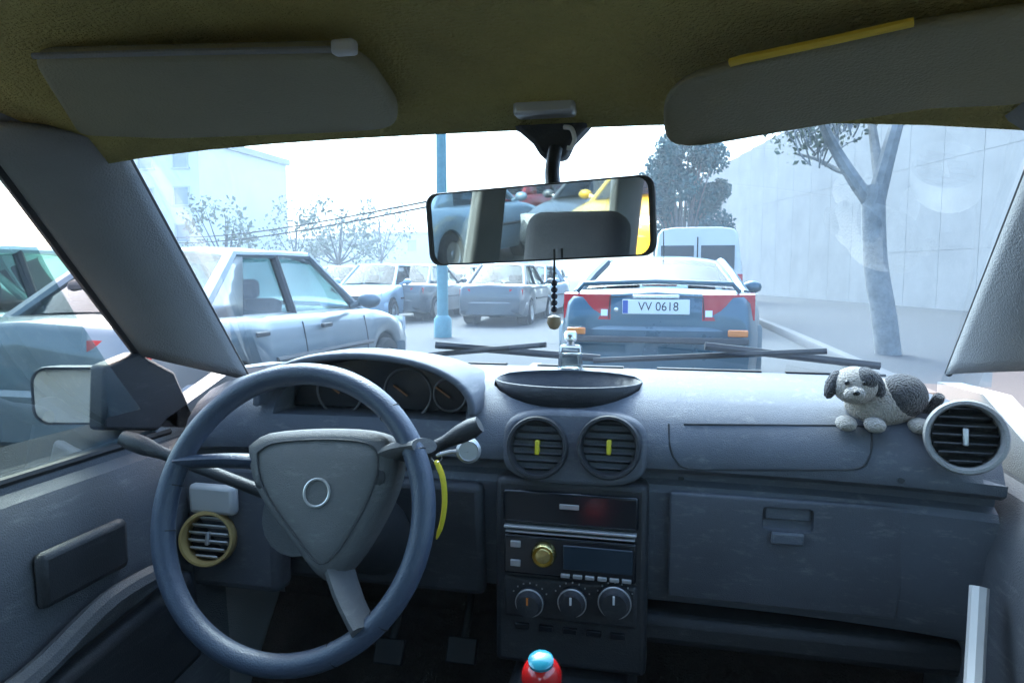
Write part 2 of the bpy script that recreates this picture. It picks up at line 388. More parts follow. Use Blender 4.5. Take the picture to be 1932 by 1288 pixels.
# ================================================================== CARS OUTSIDE
TYRE = mat('tyre rubber', (.02, .02, .021), .85, bump=.3, bscale=80)
RIM = mat('alloy', (.42, .43, .44), .3, .9)
REDL = mat('red lamp lens', (.50, .010, .018), .25, coat=.3)
CLEARL = mat('clear lamp lens', (.75, .77, .78), .1, coat=1)
ORANGEL = mat('orange lamp lens', (.75, .20, .02), .15, coat=1)
PLATE = mat('plate white', (.8, .8, .78), .4)
INK = mat('plate ink', (.015, .015, .02), .5)
EURO = mat('plate blue', (.02, .08, .35), .4)
CABIN = mat('car interior', (.045, .045, .05), .9, var=.2)
def build_car(name, label, loc, rz, paint, sp, group=None, detail=True, glassm=None, plate=None):
    root = empty(name, loc, rz); tag(root, label, 'car', group)
    L, W, H = sp['L'], sp['W'], sp['H']; wb, wr, wrad = sp['wb'], sp['wr'], sp['r']
    belt = sp['belt']; ycw, yrf, yrr, yrb = sp['cowl'], sp['rf'], sp['rr'], sp['rb']
    deck = sp['deck']            # (y, z) list front->rear reversed to ascending y
    yf, yr = sp['axf'], sp['axr']
    gm = glassm or glass('car glass', (.42, .47, .47), 1.0)
    # ---- body
    def halfw(y):
        t = abs(2*y/L); return W/2*(1-.16*t**7)*(1 - (.0 if y < 0 else .015))
    n = 84 if detail else 40
    ys = [-L/2 + L*(.5-.5*math.cos(math.pi*i/n)) for i in range(n+1)]
    rings = []
    for y in ys:
        e = max(0, abs(y)-(L/2-.10))/.10; k = math.sqrt(max(0, 1-e*e))*.22+.78 if e > 0 else 1
        d = interp(deck, y); b = .20 + .10*max(0, (abs(y)-(L/2-.35))/.35)
        for ya in (yf, yr):
            dd = abs(y-ya); ra = wrad+.06
            if dd < ra: b = max(b, wrad + math.sqrt(ra*ra-dd*dd))
        hw = halfw(y); d2 = b+(d-b)
        mid = .5*(b+d)
        prof = [(.80, 0), (.955, .015), (.985, .16), (1.0, .42), (1.0, .60), (.985, .72), (.955, .90), (.90, .975), (.80, 1.0)]
        half = [(hw*a, b + (d-b)*(.5+(f-.5)*(k if abs(y) > L/2-.1 else 1))) for a, f in prof]
        ring = [Vector((x, y, z)) for x, z in half] + [Vector((0, y, d + .02))] + [Vector((-x, y, z)) for x, z in half[::-1]] + [Vector((0, y, b))]
        rings.append(ring)
    m = MB(); m.loft(rings); body = m.build('body', paint, root, angle=50)
    # ---- greenhouse
    zr = H; th = .035
    def side(s_, top_in=0):
        A0 = Vector((s_*wb, ycw, belt[0])); A1 = Vector((s_*wr, yrf, zr-.05)); C1 = Vector((s_*wr, yrr, zr-.06)); C0 = Vector((s_*wb, yrb, belt[1])); return A0, A1, C1, C0
    rows = []
    for i in range(13):
        t = i/12; y = lerp(yrf+.02, yrr-.02, t); zc = zr - .05*abs(2*t-1)**2.5
        rows.append([Vector((wr*1.0*x, y, zc - .055*abs(x)**3)) for x in (-1.03, -.95, -.8, -.5, 0, .5, .8, .95, 1.03)])
    m = MB(); m.grid(rows); m.build('roof', paint, root, solid=.03)
    def pane(nm, a, b, c, d, bul, mt=gm):
        rows = []
        for i in range(7):
            t = i/6; l, r_ = a.lerp(d, t), b.lerp(c, t)
            nrm = (b-a).cross(d-a).normalized()
            rows.append([l.lerp(r_, j/8) + nrm*bul*(1-(2*j/8-1)**2)*1 for j in range(9)])
        m = MB(); m.grid(rows); return m.build(nm, mt, root)
    l, r_ = side(-1), side(1)
    ins = .02
    pane('windscreen', l[0], r_[0], r_[1], l[1], -.07) if False else pane('windscreen', r_[0], l[0], l[1], r_[1], .07)
    pane('rear_window', l[3], r_[3], r_[2], l[2], .05)
    bt = .50
    for s_, q in ((-1, l), (1, r_)):
        mb_, mt_ = q[0].lerp(q[3], bt), q[1].lerp(q[2], .48)
        fi = Vector((-s_*.012, 0, 0))
        for a, b, c, d in ((q[0], mb_, mt_, q[1]), (mb_, q[3], q[2], mt_)):
            if s_ > 0: pane('window', a+fi, b+fi, c+fi, d+fi, -.02 if False else .018)
            else: pane('window', b+fi, a+fi, d+fi, c+fi, .018)
        m = MB()
        m.tube([q[0]+Vector((0, .05, -.05)), q[0].lerp(q[1], .5), q[1]+Vector((0, 0, .01))], [.045, .034, .034], 8)
        m.tube([q[1]+Vector((0, .02, 0)), q[1].lerp(q[2], .5)+Vector((s_*.005, 0, .005)), q[2]], .034, 8)
        m.build('pillar', paint, root)
        m = MB(); m.tube([mb_+Vector((0, 0, -.03)), mt_], .036, 8); m.build('door_pillar', DARK, root)
        # rear pillar: broad
        cw = sp.get('cp', .22)
        c0, c1 = q[3], q[2]; f0, f1 = q[3].lerp(q[0], cw), q[2].lerp(q[1], cw*.55)
        rows = [[c0.lerp(c1, i/5) + Vector((s_*.012, -.01, 0)), f0.lerp(f1, i/5) + Vector((s_*.012, 0, 0))] for i in range(6)]
        m = MB(); m.grid(rows); m.tube([c0+Vector((0, -.04, -.04)), c0.lerp(c1, .5), c1], [.045, .036, .036], 8); m.build('rear_pillar', paint, root, solid=.02)
        # waist strip and sill
        m = MB(); pts = [Vector((s_*(halfw(y)+.006), y, .20+(interp(deck, y)-.20)*.55)) for y in [lerp(yr+.42, yf-.42, i/10) for i in range(11)]]
        m.tube(pts, .022, 6); m.build('side_moulding', DARK, root)
        # door seams and handles
        if detail:
            for yh in (lerp(yrb, ycw, .22), lerp(yrb, ycw, .62)):
                m = MB(); m.box((s_*(halfw(yh)*.985+.012), yh, belt[0]-.10), (.03, .16, .032)); m.build('door_handle', sp.get('handle', DARK), root, bevel=.008)
            for yl in (lerp(yrb, ycw, .06), lerp(yrb, ycw, .48), lerp(yrb, ycw, .97)):
                m = MB(); m.tube([(s_*(halfw(yl)*prof_(a)[0]+.0015), yl, .20+(interp(deck, yl)-.2)*prof_(a)[1]) for a in (0, 1, 2, 3, 4, 5)], .005, 5); m.build('door_seam', BLACK, root)
        m = MB(); m.ball((s_*(W/2+.10), ycw-.28, belt[0]+.08), (.11, .07, .075)); m.tube([(s_*(W/2-.08), ycw-.25, belt[0]+.02), (s_*(W/2+.06), ycw-.27, belt[0]+.07)], .03, 6); m.build('side_mirror', paint, root)
    # wheels
    for ya in (yf, yr):
        for s_ in (-1, 1):
            c = Vector((s_*(W/2-.10), ya, wrad))
            m = MB(); m.lathe(c, (s_, 0, 0), [(wrad*.62, -.09), (wrad*.93, -.09), (wrad, -.06), (wrad, .05), (wrad*.94, .085), (wrad*.66, .09), (wrad*.62, .06)], 28)
            ty = m.build('wheel', TYRE, root)
            m = MB(); m.lathe(c, (s_, 0, 0), [(wrad*.64, .05), (wrad*.64, .085), (wrad*.58, .07), (wrad*.2, .075), (wrad*.16, .09), (.01, .092)], 24)
            m.build('rim', RIM, ty)
            m = MB(); m.lathe(c, (s_, 0, 0), [(wrad+.055, -.22), (wrad+.055, .02)], 20); m.build('arch_liner', BLACK, root)
    # bumpers
    def bump(nm, sgn, z0, z1, mt, out=.05):
        rings = []
        for i in range(25):
            x = -1 + 2*i/24; y = sgn*(L/2 - .02 - .42*abs(x)**5 + out - .02)
            hw = W/2*.98
            xx = x*hw; yy = y
            o_ = Vector((x*abs(x)**3*.35, sgn, 0)).normalized()*.06
            rings.append([Vector((xx, yy, z0)) - o_*1.6, Vector((xx, yy, z0)), Vector((xx, yy, z0))+o_*.5+Vector((0, 0, .03)), Vector((xx, yy, z1-.03))+o_*.5, Vector((xx, yy, z1)), Vector((xx, yy, z1))-o_*1.6])
        m = MB(); m.loft(rings); return m.build(nm, mt, root)
    bump('front_bumper', 1, .24, .52, paint); bump('rear_bumper', -1, sp.get('rb0', .24), sp.get('rb1', .58), paint)
    # lights
    tz0, tz1 = sp.get('tl', (.66, .86))
    def wrap(nm, sgn, z0, z1, xi, mt, extra=0.012, xo=1.0):
        for s_ in (-1, 1):
            rows = []
            for i in range(10):
                t = i/9; x = lerp(xi, xo, t); rows.append((x, sgn*(L/2 - .01 - .30*max(0, x-.55)**2*2.2 + extra)))
            rings = [[Vector((s_*x*halfw(sgn*L/2*.93)*.99, y-sgn*.08, z0)), Vector((s_*x*halfw(sgn*L/2*.93)*.99, y, z0+.01)), Vector((s_*x*halfw(sgn*L/2*.93)*.99, y-sgn*.008, z1-.01)), Vector((s_*x*halfw(sgn*L/2*.93)*.99, y-sgn*.09, z1))] for x, y in rows]
            m = MB(); m.loft(rings); m.build(nm, mt, root)
    wrap('tail_light', -1, tz0, tz1, sp.get('tlx', .62), REDL)
    if detail: wrap('reversing_light', -1, tz0+.03, tz0+.10, sp.get('rlx', .64), CLEARL, .022, sp.get('rlx', .64)+.07) if sp.get('rev') else None
    wrap('headlight', 1, sp.get('hl', (.60, .76))[0], sp.get('hl', (.60, .76))[1], .56, CLEARL)
    m = MB(); m.box((0, L/2+.0, .64), (W*.42, .05, .10)); m.build('grille', DARK, root, bevel=.01)
    # plates
    if plate:
        pz = sp.get('pz', .74)
        m = MB(); m.box((0, -L/2-.012, pz), (.52, .02, .115)); pl = m.build('number_plate', PLATE, root, bevel=.004)
        m = MB(); m.box((-.236, -L/2-.024, pz), (.04, .004, .105)); m.build('blue_band', EURO, pl)
        text(plate, .098, INK, 'lettering', (.02, -L/2-.0235, pz), (math.pi/2, 0, 0), pl, ext=.001, sx=.92)
    # cabin
    m = MB(); m.box((0, lerp(yrb, ycw, .4), .55), (W*.86, (ycw-yrb)*.8, .35)); m.build('floor_pan', CABIN, root)
    for ys_ in (lerp(ycw, yrb, .52), lerp(ycw, yrb, .86)):
        for s_ in (-1, 1):
            m = MB(); m.box((s_*.36, ys_, .80), (.46, .14, .45), Matrix.Rotation(R(-10), 3, 'X')); m.box((s_*.36, ys_-.07, 1.10), (.24, .08, .15)); m.build('seat', CABIN, root, bevel=.04)
    m = MB(); m.box((0, ycw-.22, belt[0]-.05), (W*.8, .35, .12)); m.build('dash_top', CABIN, root, bevel=.03)
    return root, body, halfw
def prof_(i): return [(.955, .015), (.985, .16), (1.0, .42), (1.0, .60), (.985, .72), (.955, .90)][i]

PBLUE = mat('dark blue car paint', (.026, .085, .12), .3, .25, coat=.6, var=.08, vscale=2)
PSILV = mat('silver blue car paint', (.13, .165, .185), .35, .25, coat=.8, var=.06, vscale=2)
PWHITE = mat('white car paint', (.72, .72, .70), .3, coat=.7, var=.04, vscale=2)
SEDAN = dict(L=4.25, W=1.68, H=1.37, wb=.70, wr=.53, r=.29, belt=(.93, .95), cowl=.98, rf=.30, rr=-.85, rb=-1.48, axf=1.30, axr=-1.22,
             deck=[(-2.125, .80), (-2.08, .93), (-1.9, .965), (-1.48, .96), (.98, .93), (1.3, .88), (1.9, .76), (2.08, .66), (2.125, .55)], rb1=.56, cp=.2)
# the car in front
A = dict(SEDAN); A.update(W=1.69, tl=(.84, 1.06), tlx=.47, pz=.955, cp=.24, H=1.375, rev=True, rlx=.50, belt=(.98, 1.075), rb0=.30, rb1=.80, rb=-1.52, rr=-.92,
         deck=[(-2.125, .94), (-2.09, 1.045), (-1.95, 1.08), (-1.52, 1.075), (.98, .97), (1.3, .90), (1.9, .76), (2.08, .66), (2.125, .55)])
rc = atY(1246, 600, 5.75)
rt, bd, hw = build_car('sedan_car', 'dark blue sedan seen from behind straight ahead with white number plate', (rc.x, 5.75+2.125, 0), R(-1), PBLUE, A, 'cars in the traffic jam', plate='VV 0618')
m = MB(); m.tube([( -.64, -2.00, 1.07), (-.58, -2.03, 1.135), (0, -2.05, 1.155), (.58, -2.03, 1.135), (.64, -2.00, 1.07)], .013, 8, flat=1.5); m.build('spoiler', PBLUE, rt)
m = MB(); m.box((0, -2.205, .70), (1.40, .03, .05)); m.build('bumper_strip', DARK, rt, bevel=.01)
m = MB(); m.tube([(-.37, -2.125, .86), (-.36, -2.13, 1.03), (0, -2.135, 1.045), (.36, -2.13, 1.03), (.37, -2.125, .86)], .006, 6); m.build('boot_seam', BLACK, rt)
m = MB(); m.box((0, -2.135, 1.035), (.36, .03, .03)); m.build('plate_garnish', MATS['chrome'], rt, bevel=.008)
m = MB(); m.lathe((-.31, -2.13, .93), (0, -1, 0), [(.018, 0), (.018, .006), (.012, .008), (.001, .008)], 16); m.build('boot_lock', MATS['chrome'], rt)
m = MB(); m.tube([(.42, -2.02, .26), (.42, -2.2, .25)], .028, 10); m.build('exhaust', BLACK, rt)
for s_ in (-1, 1):
    m = MB(); m.box((s_*.62, -2.19, .76), (.15, .03, .055)); m.build('reflector', ORANGEL, rt, bevel=.01)
m = MB(); m.tube([(0, -.55, 1.35), (0, -.75, 1.62)], [.008, .004], 6); m.build('aerial', BLACK, rt)
m = MB(); m.box((0, -1.46, 1.12), (.30, .05, .03)); m.build('brake_lamp', REDL, rt, bevel=.01)
# silver sedan in the lane to the left
Bs = dict(SEDAN); Bs.update(L=4.2, H=1.41, W=1.68, belt=(.90, .93), cowl=.86, rf=.22, deck=[(-2.1, .80), (-2.05, .92), (-1.9, .945), (-1.48, .94), (.86, .90), (1.3, .85), (1.9, .74), (2.06, .64), (2.1, .55)])
build_car('sedan_car', 'silver blue sedan in the left lane, seen side on past the pillar', (-2.62-.84, 5.38, 0), R(0), PSILV, Bs, 'cars in the traffic jam', glassm=glass('teal glass', (.34, .50, .52), 1.0))
# white car further left
Cs = dict(SEDAN); Cs.update(L=4.1, H=1.44)
build_car('hatchback_car', 'pale teal white car with green tinted windows, seen through the driver side window', (-5.1, 4.6, 0), R(0), mat('pale teal car paint', (.42, .60, .60), .3, coat=.7, var=.04, vscale=2), Cs, 'cars in the traffic jam', glassm=glass('green glass', (.45, .62, .58), 1.0))
# yellow car behind, seen in the mirror
YEL = mat('yellow car paint', (.75, .48, .03), .3, coat=.8)
build_car('taxi_car', 'yellow car waiting behind, seen only in the rear view mirror', (-3.35, -9.5, 0), R(0), YEL, Cs, 'cars in the traffic jam', detail=False)

# white van beyond the blue sedan
def van(name, label, loc, paint, seed=0, h=2.15, wdt=1.85, ln=4.6):
    root = empty(name, loc); tag(root, label, 'van')
    rings = []
    for y, k in ((-ln/2, .96), (-ln/2+.06, 1), (0, 1), (ln/2-1.5, 1), (ln/2-.9, .985)):
        hw = wdt/2*k
        rings.append([Vector((x*hw, y, z)) for x, z in ((-.9, .3), (-1, .42), (-1, 1.0), (-.97, 1.25), (-.86, h-.14), (-.78, h-.04), (-.5, h), (.5, h), (.78, h-.04), (.86, h-.14), (.97, 1.25), (1, 1.0), (1, .42), (.9, .3))])
    rings.append([Vector((x*wdt/2*.96, ln/2-.1, z)) for x, z in ((-.9, .3), (-1, .42), (-1, .8), (-.97, .9), (-.86, 1.0), (-.78, 1.03), (-.5, 1.05), (.5, 1.05), (.78, 1.03), (.86, 1.0), (.97, .9), (1, .8), (1, .42), (.9, .3))])
    m = MB(); m.loft(rings); m.build('body', paint, root, bevel=.02)
    for s_ in (-1, 1):
        m = MB(); m.box((s_*.40, -ln/2-.012, 1.52), (.66, .02, .52)); m.build('rear_window', mat('van glass', (.05, .06, .07), .08), root, bevel=.008)
        m = MB(); m.box((s_*.83, -ln/2-.02, 1.02), (.13, .04, .36)); m.build('tail_light', REDL, root, bevel=.01)
        for ya in (-ln/2+.9, ln/2-.9):
            m = MB(); m.lathe((s_*(wdt/2-.1), ya, .32), (s_, 0, 0), [(.2, -.1), (.32, -.1), (.32, .08), (.2, .1), (.02, .08)], 20); m.build('wheel', TYRE, root)
    m = MB(); m.box((0, -ln/2-.05, .45), (wdt*.98, .12, .2)); m.build('rear_bumper', DARK, root, bevel=.02)
    m = MB(); m.box((0, -ln/2-.015, .85), (.5, .02, .11)); m.build('number_plate', PLATE, root)
    m = MB(); m.box((0, -ln/2-.008, 1.2), (.025, .02, 1.5)); m.build('door_seam', BLACK, root)
    return root
vv = atY(1314, 550, 15.2)
van('delivery_van', 'white van beyond the dark blue sedan, below the bushy tree', (vv.x, 15.2+2.3, 0), PWHITE)

# small cars in the far jam: one prototype copied
def copy_tree(o, parent=None):
    c = o.copy(); COL.objects.link(c); c.parent = parent
    for ch in list(o.children): copy_tree(ch, c)
    return c
fars = [('pale grey', (.5, .5, .5)), ('dark grey', (.10, .11, .12)), ('light blue', (.30, .42, .52)), ('white', (.7, .7, .7)), ('red', (.35, .03, .03)), ('black', (.03, .03, .035))]
D = dict(SEDAN); D.update(H=1.46)
spots = [(800, 19, 1, 'behind the left end of the mirror'), (905, 26, 0, 'under the middle of the mirror'), (722, 17.5, 2, 'just past the nose of the silver sedan'), (845, 33, 3, 'small and far under the mirror'), (962, 18, 1, 'left of the dark blue sedan roof'),
         (690, 30, 4, 'far behind the silver sedan bonnet'), (1010, 30, 5, 'far ahead in our lane left of the van'), (600, 26, 3, 'behind the silver sedan cabin'), (770, 46, 2, 'farthest of the cars in the left lanes'),
         (868, 22.5, 3, 'half hidden between two greys under the mirror'), (1000, 20.5, 2, 'beside the roof of the dark blue sedan'), (830, 27, 0, 'in the second row behind the lamp pole'), (930, 36, 5, 'deep in the jam under the mirror centre'), (1040, 40, 0, 'farthest ahead beside the bushy tree'), (655, 22, 0, 'just above the silver sedan windscreen')]
back_spots = [((-6.4, -8.2), 2, 'waiting behind on the far left, seen in the mirror'), ((-4.5, -10.5), 1, 'waiting behind, seen in the mirror beside the yellow one'), ((-7.5, -13), 4, 'parked far behind, seen in the mirror')]
protos = {}
for u, Y, ci, where in spots + [(None, p_, c_, w_) for p_, c_, w_ in back_spots]:
    if u is None: q = Vector((Y[0], 0, 0)); Y = Y[1]
    else: q = atY(u, 560, Y)
    cn, cc = fars[ci]
    if ci not in protos:
        protos[ci] = build_car('distant_car', '', (0, 0, 0), 0, mat(cn+' far car paint', cc, .3, .2, coat=.7), D, 'cars in the traffic jam', detail=False)[0]; o = protos[ci]
    else: o = copy_tree(protos[ci])
    o.location = (q.x, Y, 0); o.rotation_euler = (0, 0, R(rnd.uniform(-4, 4)+(0 if ci % 2 else 180)))
    o['label'] = f'{cn} car {where}'

# ================================================================== OUR CAR
car = empty('passenger_car', (0, 0, 0)); tag(car, 'grey interior of the small car we sit in, with its steering wheel and dashboard', 'car')
XC = -.045
# ---------------- shell
def arc(xa, xb, zs, zc, n=12):
    return [(lerp(xa, xb, i/n), zc - (zc-zs)*abs(2*i/n-1)**3) for i in range(n+1)]
def roof():
    rows = []
    for Y, hwid, zs, zc in ((.745, .50, 1.352, 1.372), (.70, .52, 1.374, 1.398), (.60, .545, 1.402, 1.428), (.45, .56, 1.415, 1.442), (.2, .57, 1.42, 1.452), (-.4, .57, 1.41, 1.452), (-1.0, .56, 1.37, 1.41), (-1.35, .53, 1.32, 1.36)):
        rows.append([Vector((x, Y, z)) for x, z in arc(XC-hwid, XC+hwid, zs, zc)])
    m = MB(); m.grid(rows); m.build('roof_liner', LINER, car, solid=.012)
    up = [[p_ + Vector((0, 0, .05)) for p_ in r_] for r_ in rows]
    m = MB(); m.grid(up); m.build('roof', mat('our car paint', (.25, .3, .36), .3, .3, coat=.6), car, solid=.02)
    # side rails close the gap between liner and roof
    for s_, nm in ((0, 0), (-1, 1)):
        m = MB(); pts = [r_[s_] + Vector((0, 0, .02)) for r_ in rows]; m.tube(pts, .036, 10); m.build('roof_rail', TRIM, car)
roof()
# header trim strip at the top of the windscreen
hd = [atY(u, v, .748) for u, v in ((205, 262), (420, 250), (640, 243), (860, 224), (1060, 214), (1250, 206), (1480, 196), (1740, 188), (1960, 186))]
m = MB(); m.tube([p_+Vector((0, .012, .012)) for p_ in hd], .017, 10); m.build('header_trim', TRIM, car)
# windscreen
wt = [atY(u, v, .765) + Vector((0, 0, .0)) for u, v in ((205, 262), (640, 243), (1060, 214), (1480, 196), (1960, 186))]
wbm = [Vector((-.72, 1.26, 1.03)), Vector((-.4, 1.34, 1.035)), Vector((-.05, 1.36, 1.04)), Vector((.3, 1.34, 1.04)), Vector((.64, 1.26, 1.04))]
T, B_ = spline(wt, 4), spline(wbm, 4)
m = MB(); m.grid([[T[i].lerp(B_[i], k/8) + Vector((0, .03, .03))*math.sin(math.pi*k/8)*.5 for i in range(len(T))] for k in range(9)])
m.build('windscreen', WSGLASS, car)
# A pillars
def ribbon(name, la, lb, mt, bulge, thick, outw):
    """panel between two edge lines, bulging"""
    rows = []
    for i in range(13):
        t = i/12; a, b = la[0].lerp(la[1], t), lb[0].lerp(lb[1], t)
        row = []
        for j in range(9):
            s_ = j/8; row.append(a.lerp(b, s_) + outw*bulge*math.sin(math.pi*s_))
        rows.append(row)
    m = MB(); m.grid(rows); return m.build(name, mt, car, solid=thick)
ri = (atY(224, 268, .745), atY(470, 716, 1.27)); ro = (atY(-60, 235, .62), atY(258, 664, 1.0))
ribbon('pillar', ri, ro, TRIM, .022, .012, Vector((.6, -.7, .1)).normalized())
m = MB(); m.tube([ri[0], ri[0].lerp(ri[1], .5), ri[1]], .0055, 8); m.build('windscreen_seal', BLACK, car)
m = MB(); m.tube([ro[0], ro[0].lerp(ro[1], .5), ro[1]], .008, 8); m.build('door_seal', BLACK, car)
qi = (atY(1995, 195, .745), atY(1790, 704, 1.27)); qo = (atY(2380, 150, .62), atY(2010, 690, 1.02))
ribbon('pillar', qi, qo, TRIM, .022, .012, Vector((-.6, -.7, .1)).normalized())
m = MB(); m.tube([qi[0], qi[0].lerp(qi[1], .5), qi[1]], .006, 8); m.build('windscreen_seal', BLACK, car)
# doors (left and right): profile extruded along the car
def door(sgn, x0, y0, y1, name, mt):
    prof = [(.0, .30), (.012, .55), (.004, .74), (.0, .84), (-.012, .895), (-.03, .925), (-.052, .934), (-.058, .925), (-.062, .945), (-.075, .96), (-.078, .95), (-.098, .985), (-.104, .96), (-.12, .80), (-.13, .60), (-.11, .30)]
    rings = []
    for i in range(13):
        y = lerp(y0, y1, i/12); sh = -.06*max(0, (y-.55)/.7)**2
        rings.append([Vector((x0 + sgn*(a - 0) - sgn*0 + (-sgn*sh if False else sgn*sh*0), y, z)) for a, z in prof])
    m = MB(); m.loft(rings); return m.build(name, mt, car, angle=30)
XL, XR = -.64, .565
dl = door(1, XL, -.25, 1.10, 'front_door', DOORC); dr = door(-1, XR, -.25, 1.22, 'front_door', DOORC)
door(1, XL, -1.35, -.27, 'rear_door', DOORC); door(-1, XR, -1.35, -.27, 'rear_door', DOORC)
# black weather strip along the door sill
m = MB(); m.tube([(XL-.064, -.2, .947), (XL-.064, .5, .947), (XL-.064, 1.06, .947)], .007, 8); m.build('window_seal', BLACK, dl)
# pull recess and pocket in the left door
def door_bits():
    c = atX(165, 1058, XL+.012)
    m = MB(); m.box((XL+.006, c.y, c.z), (.02, .15, .075)); o = m.build('pull_recess', DARK, dl, bevel=.012)
    a, b = atX(205, 1135, XL+.03), atX(50, 1285, XL+.03)
    m = MB(); m.tube(spline([a+Vector((0, .12, -.0)), a, b, b+Vector((0, -.15, -.01))], 5), .016, 8); m.build('armrest', DOORC, dl)
    m = MB(); m.box((XL+.02, b.y+.05, b.z-.1), (.035, .55, .16), Matrix.Rotation(R(8), 3, 'X')); m.build('map_pocket', DARK, dl, bevel=.02)
door_bits()
# side glass
def sideglass(s_, xb, xt, y0, y1, yt0, yt1, name='side_window'):
    a, b, c, d = Vector((xb, y0, .95)), Vector((xb, y1, .95)), Vector((xt, yt1, 1.36)), Vector((xt, yt0, 1.36))
    rows = [[a.lerp(d, i/6).lerp(b.lerp(c, i/6), j/6) + Vector((s_*.02*math.sin(math.pi*i/6), 0, 0)) for j in range(7)] for i in range(7)]
    m = MB(); m.grid(rows); m.build(name, SIDEGLASS, car)
sideglass(-1, XL-.068, XC-.535, -.22, 1.04, -.22, .64); sideglass(1, XR+.068, XC+.535, -.22, 1.04, -.22, .64)
sideglass(-1, XL-.068, XC-.535, -1.2, -.30, -1.05, -.30); sideglass(1, XR+.068, XC+.535, -1.2, -.30, -1.05, -.30)
for s_, xb in ((-1, XL-.05), (1, XR+.05)):
    xt = XC + s_*.54
    m = MB(); m.prism([(xb, -.34, .9), (xb, -.18, .9), (xt, -.20, 1.38), (xt, -.31, 1.38)], (s_*.035, 0, 0)); m.build('centre_pillar', TRIM, car, bevel=.01)
    m = MB(); m.prism([(xb, -1.42, .9), (xb, -1.18, .9), (xt, -1.04, 1.38), (xt, -1.30, 1.38)], (s_*.035, 0, 0)); m.build('back_pillar', TRIM, car, bevel=.01)
# floor, firewall, tailgate
m = MB(); m.box((XC, .05, .26), (1.34, 2.95, .04)); m.build('floor', CARPET, car)
m = MB(); m.box((XC, 1.43, .62), (1.36, .04, .76)); m.box((XC, 1.27, .36), (1.3, .03, .38), Matrix.Rotation(R(-40), 3, 'X')); m.build('firewall', CARPET, car)
for s_, xx in ((-1, XL-.06), (1, XR+.06)):
    m = MB(); m.prism([(xx, .95, .24), (xx, 1.45, .24), (xx, 1.45, 1.02), (xx, 1.25, 1.03), (xx, 1.05, .97), (xx, .95, .90)], (s_*.04, 0, 0)); m.build('side_panel', TRIM, car)
m = MB(); m.box((XC, -1.42, .60), (1.34, .06, .70)); m.build('tailgate', TRIM, car)
m = MB(); m.grid([[(XC+x*lerp(.58, .5, k/5), -1.42+.10*k/5, lerp(.95, 1.35, k/5)) for x in (-1, -.5, 0, .5, 1)] for k in range(6)]); m.build('back_window', SIDEGLASS, car)
# hood and front wings outside
m = MB(); m.grid([[(XC+x*.72, Y, z - .03*abs(x)**3) for x in (-1, -.8, -.4, 0, .4, .8, 1)] for Y, z in ((1.38, 1.0), (1.5, .975), (1.75, .93), (2.0, .86), (2.2, .72), (2.26, .5))])
m.build('bonnet', MATS['our car paint'], car, solid=.02)
for s_ in (-1, 1):
    m = MB(); m.grid([[(XC+s_*(.72+.02*k), Y, lerp(.97 if Y < 1.6 else .9, .35, k/4) if Y < 2.1 else lerp(.75, .35, k/4)) for k in range(5)] for Y in (1.1, 1.4, 1.7, 2.0, 2.2)])
    m.build('front_wing', MATS['our car paint'], car, solid=.02)
# seats
def seat(x, y, w_, name='front_seat'):
    rings = []
    q = Matrix.Rotation(R(16), 3, 'X')
    for z, wd, th in ((.0, .40, .12), (.08, .46, .15), (.3, .48, .15), (.48, .44, .13), (.58, .34, .10), (.60, .2, .05)):
        ring = []
        for k in range(20):
            a = 2*math.pi*k/20; ca, sa = math.cos(a), math.sin(a)
            ring.append(Vector((x, y, .47)) + q @ Vector((math.copysign(abs(ca)**.5, ca)*wd/2, math.copysign(abs(sa)**.6, sa)*th/2, z)))
        rings.append(ring)
    m = MB(); m.loft(rings); b_ = m.build(name, SEAT, car)
    m = MB(); m.box((x, y+.24, .40), (.48, .50, .17), Matrix.Rotation(R(8), 3, 'X')); m.build('cushion', SEAT, b_, bevel=.05, seg=4)
    hc = Vector((x, y, .47)) + q @ Vector((0, .0, .70))
    m = MB(); m.box(hc, (.25, .10, .17), q); m.build('headrest', SEAT, b_, bevel=.04, seg=4)
    m = MB()
    for s_ in (-.06, .06): m.tube([hc+q @ Vector((s_, 0, -.14)), hc+q @ Vector((s_, 0, -.05))], .007, 8)
    m.build('headrest_post', CHROME, b_)
seat(-.37, -.02, .48); seat(.32, -.30, .48)
m = MB(); m.box((XC, -.98, .38), (1.2, .5, .2)); m.box((XC, -1.22, .70), (1.2, .15, .58), Matrix.Rotation(R(14), 3, 'X')); rbn = m.build('rear_bench', SEAT, car, bevel=.05, seg=4)
for s_ in (-.33, .33):
    m = MB(); m.box((XC+s_, -1.30, 1.06), (.25, .09, .16), Matrix.Rotation(R(10), 3, 'X')); m.build('headrest', SEAT, rbn, bevel=.04, seg=4)

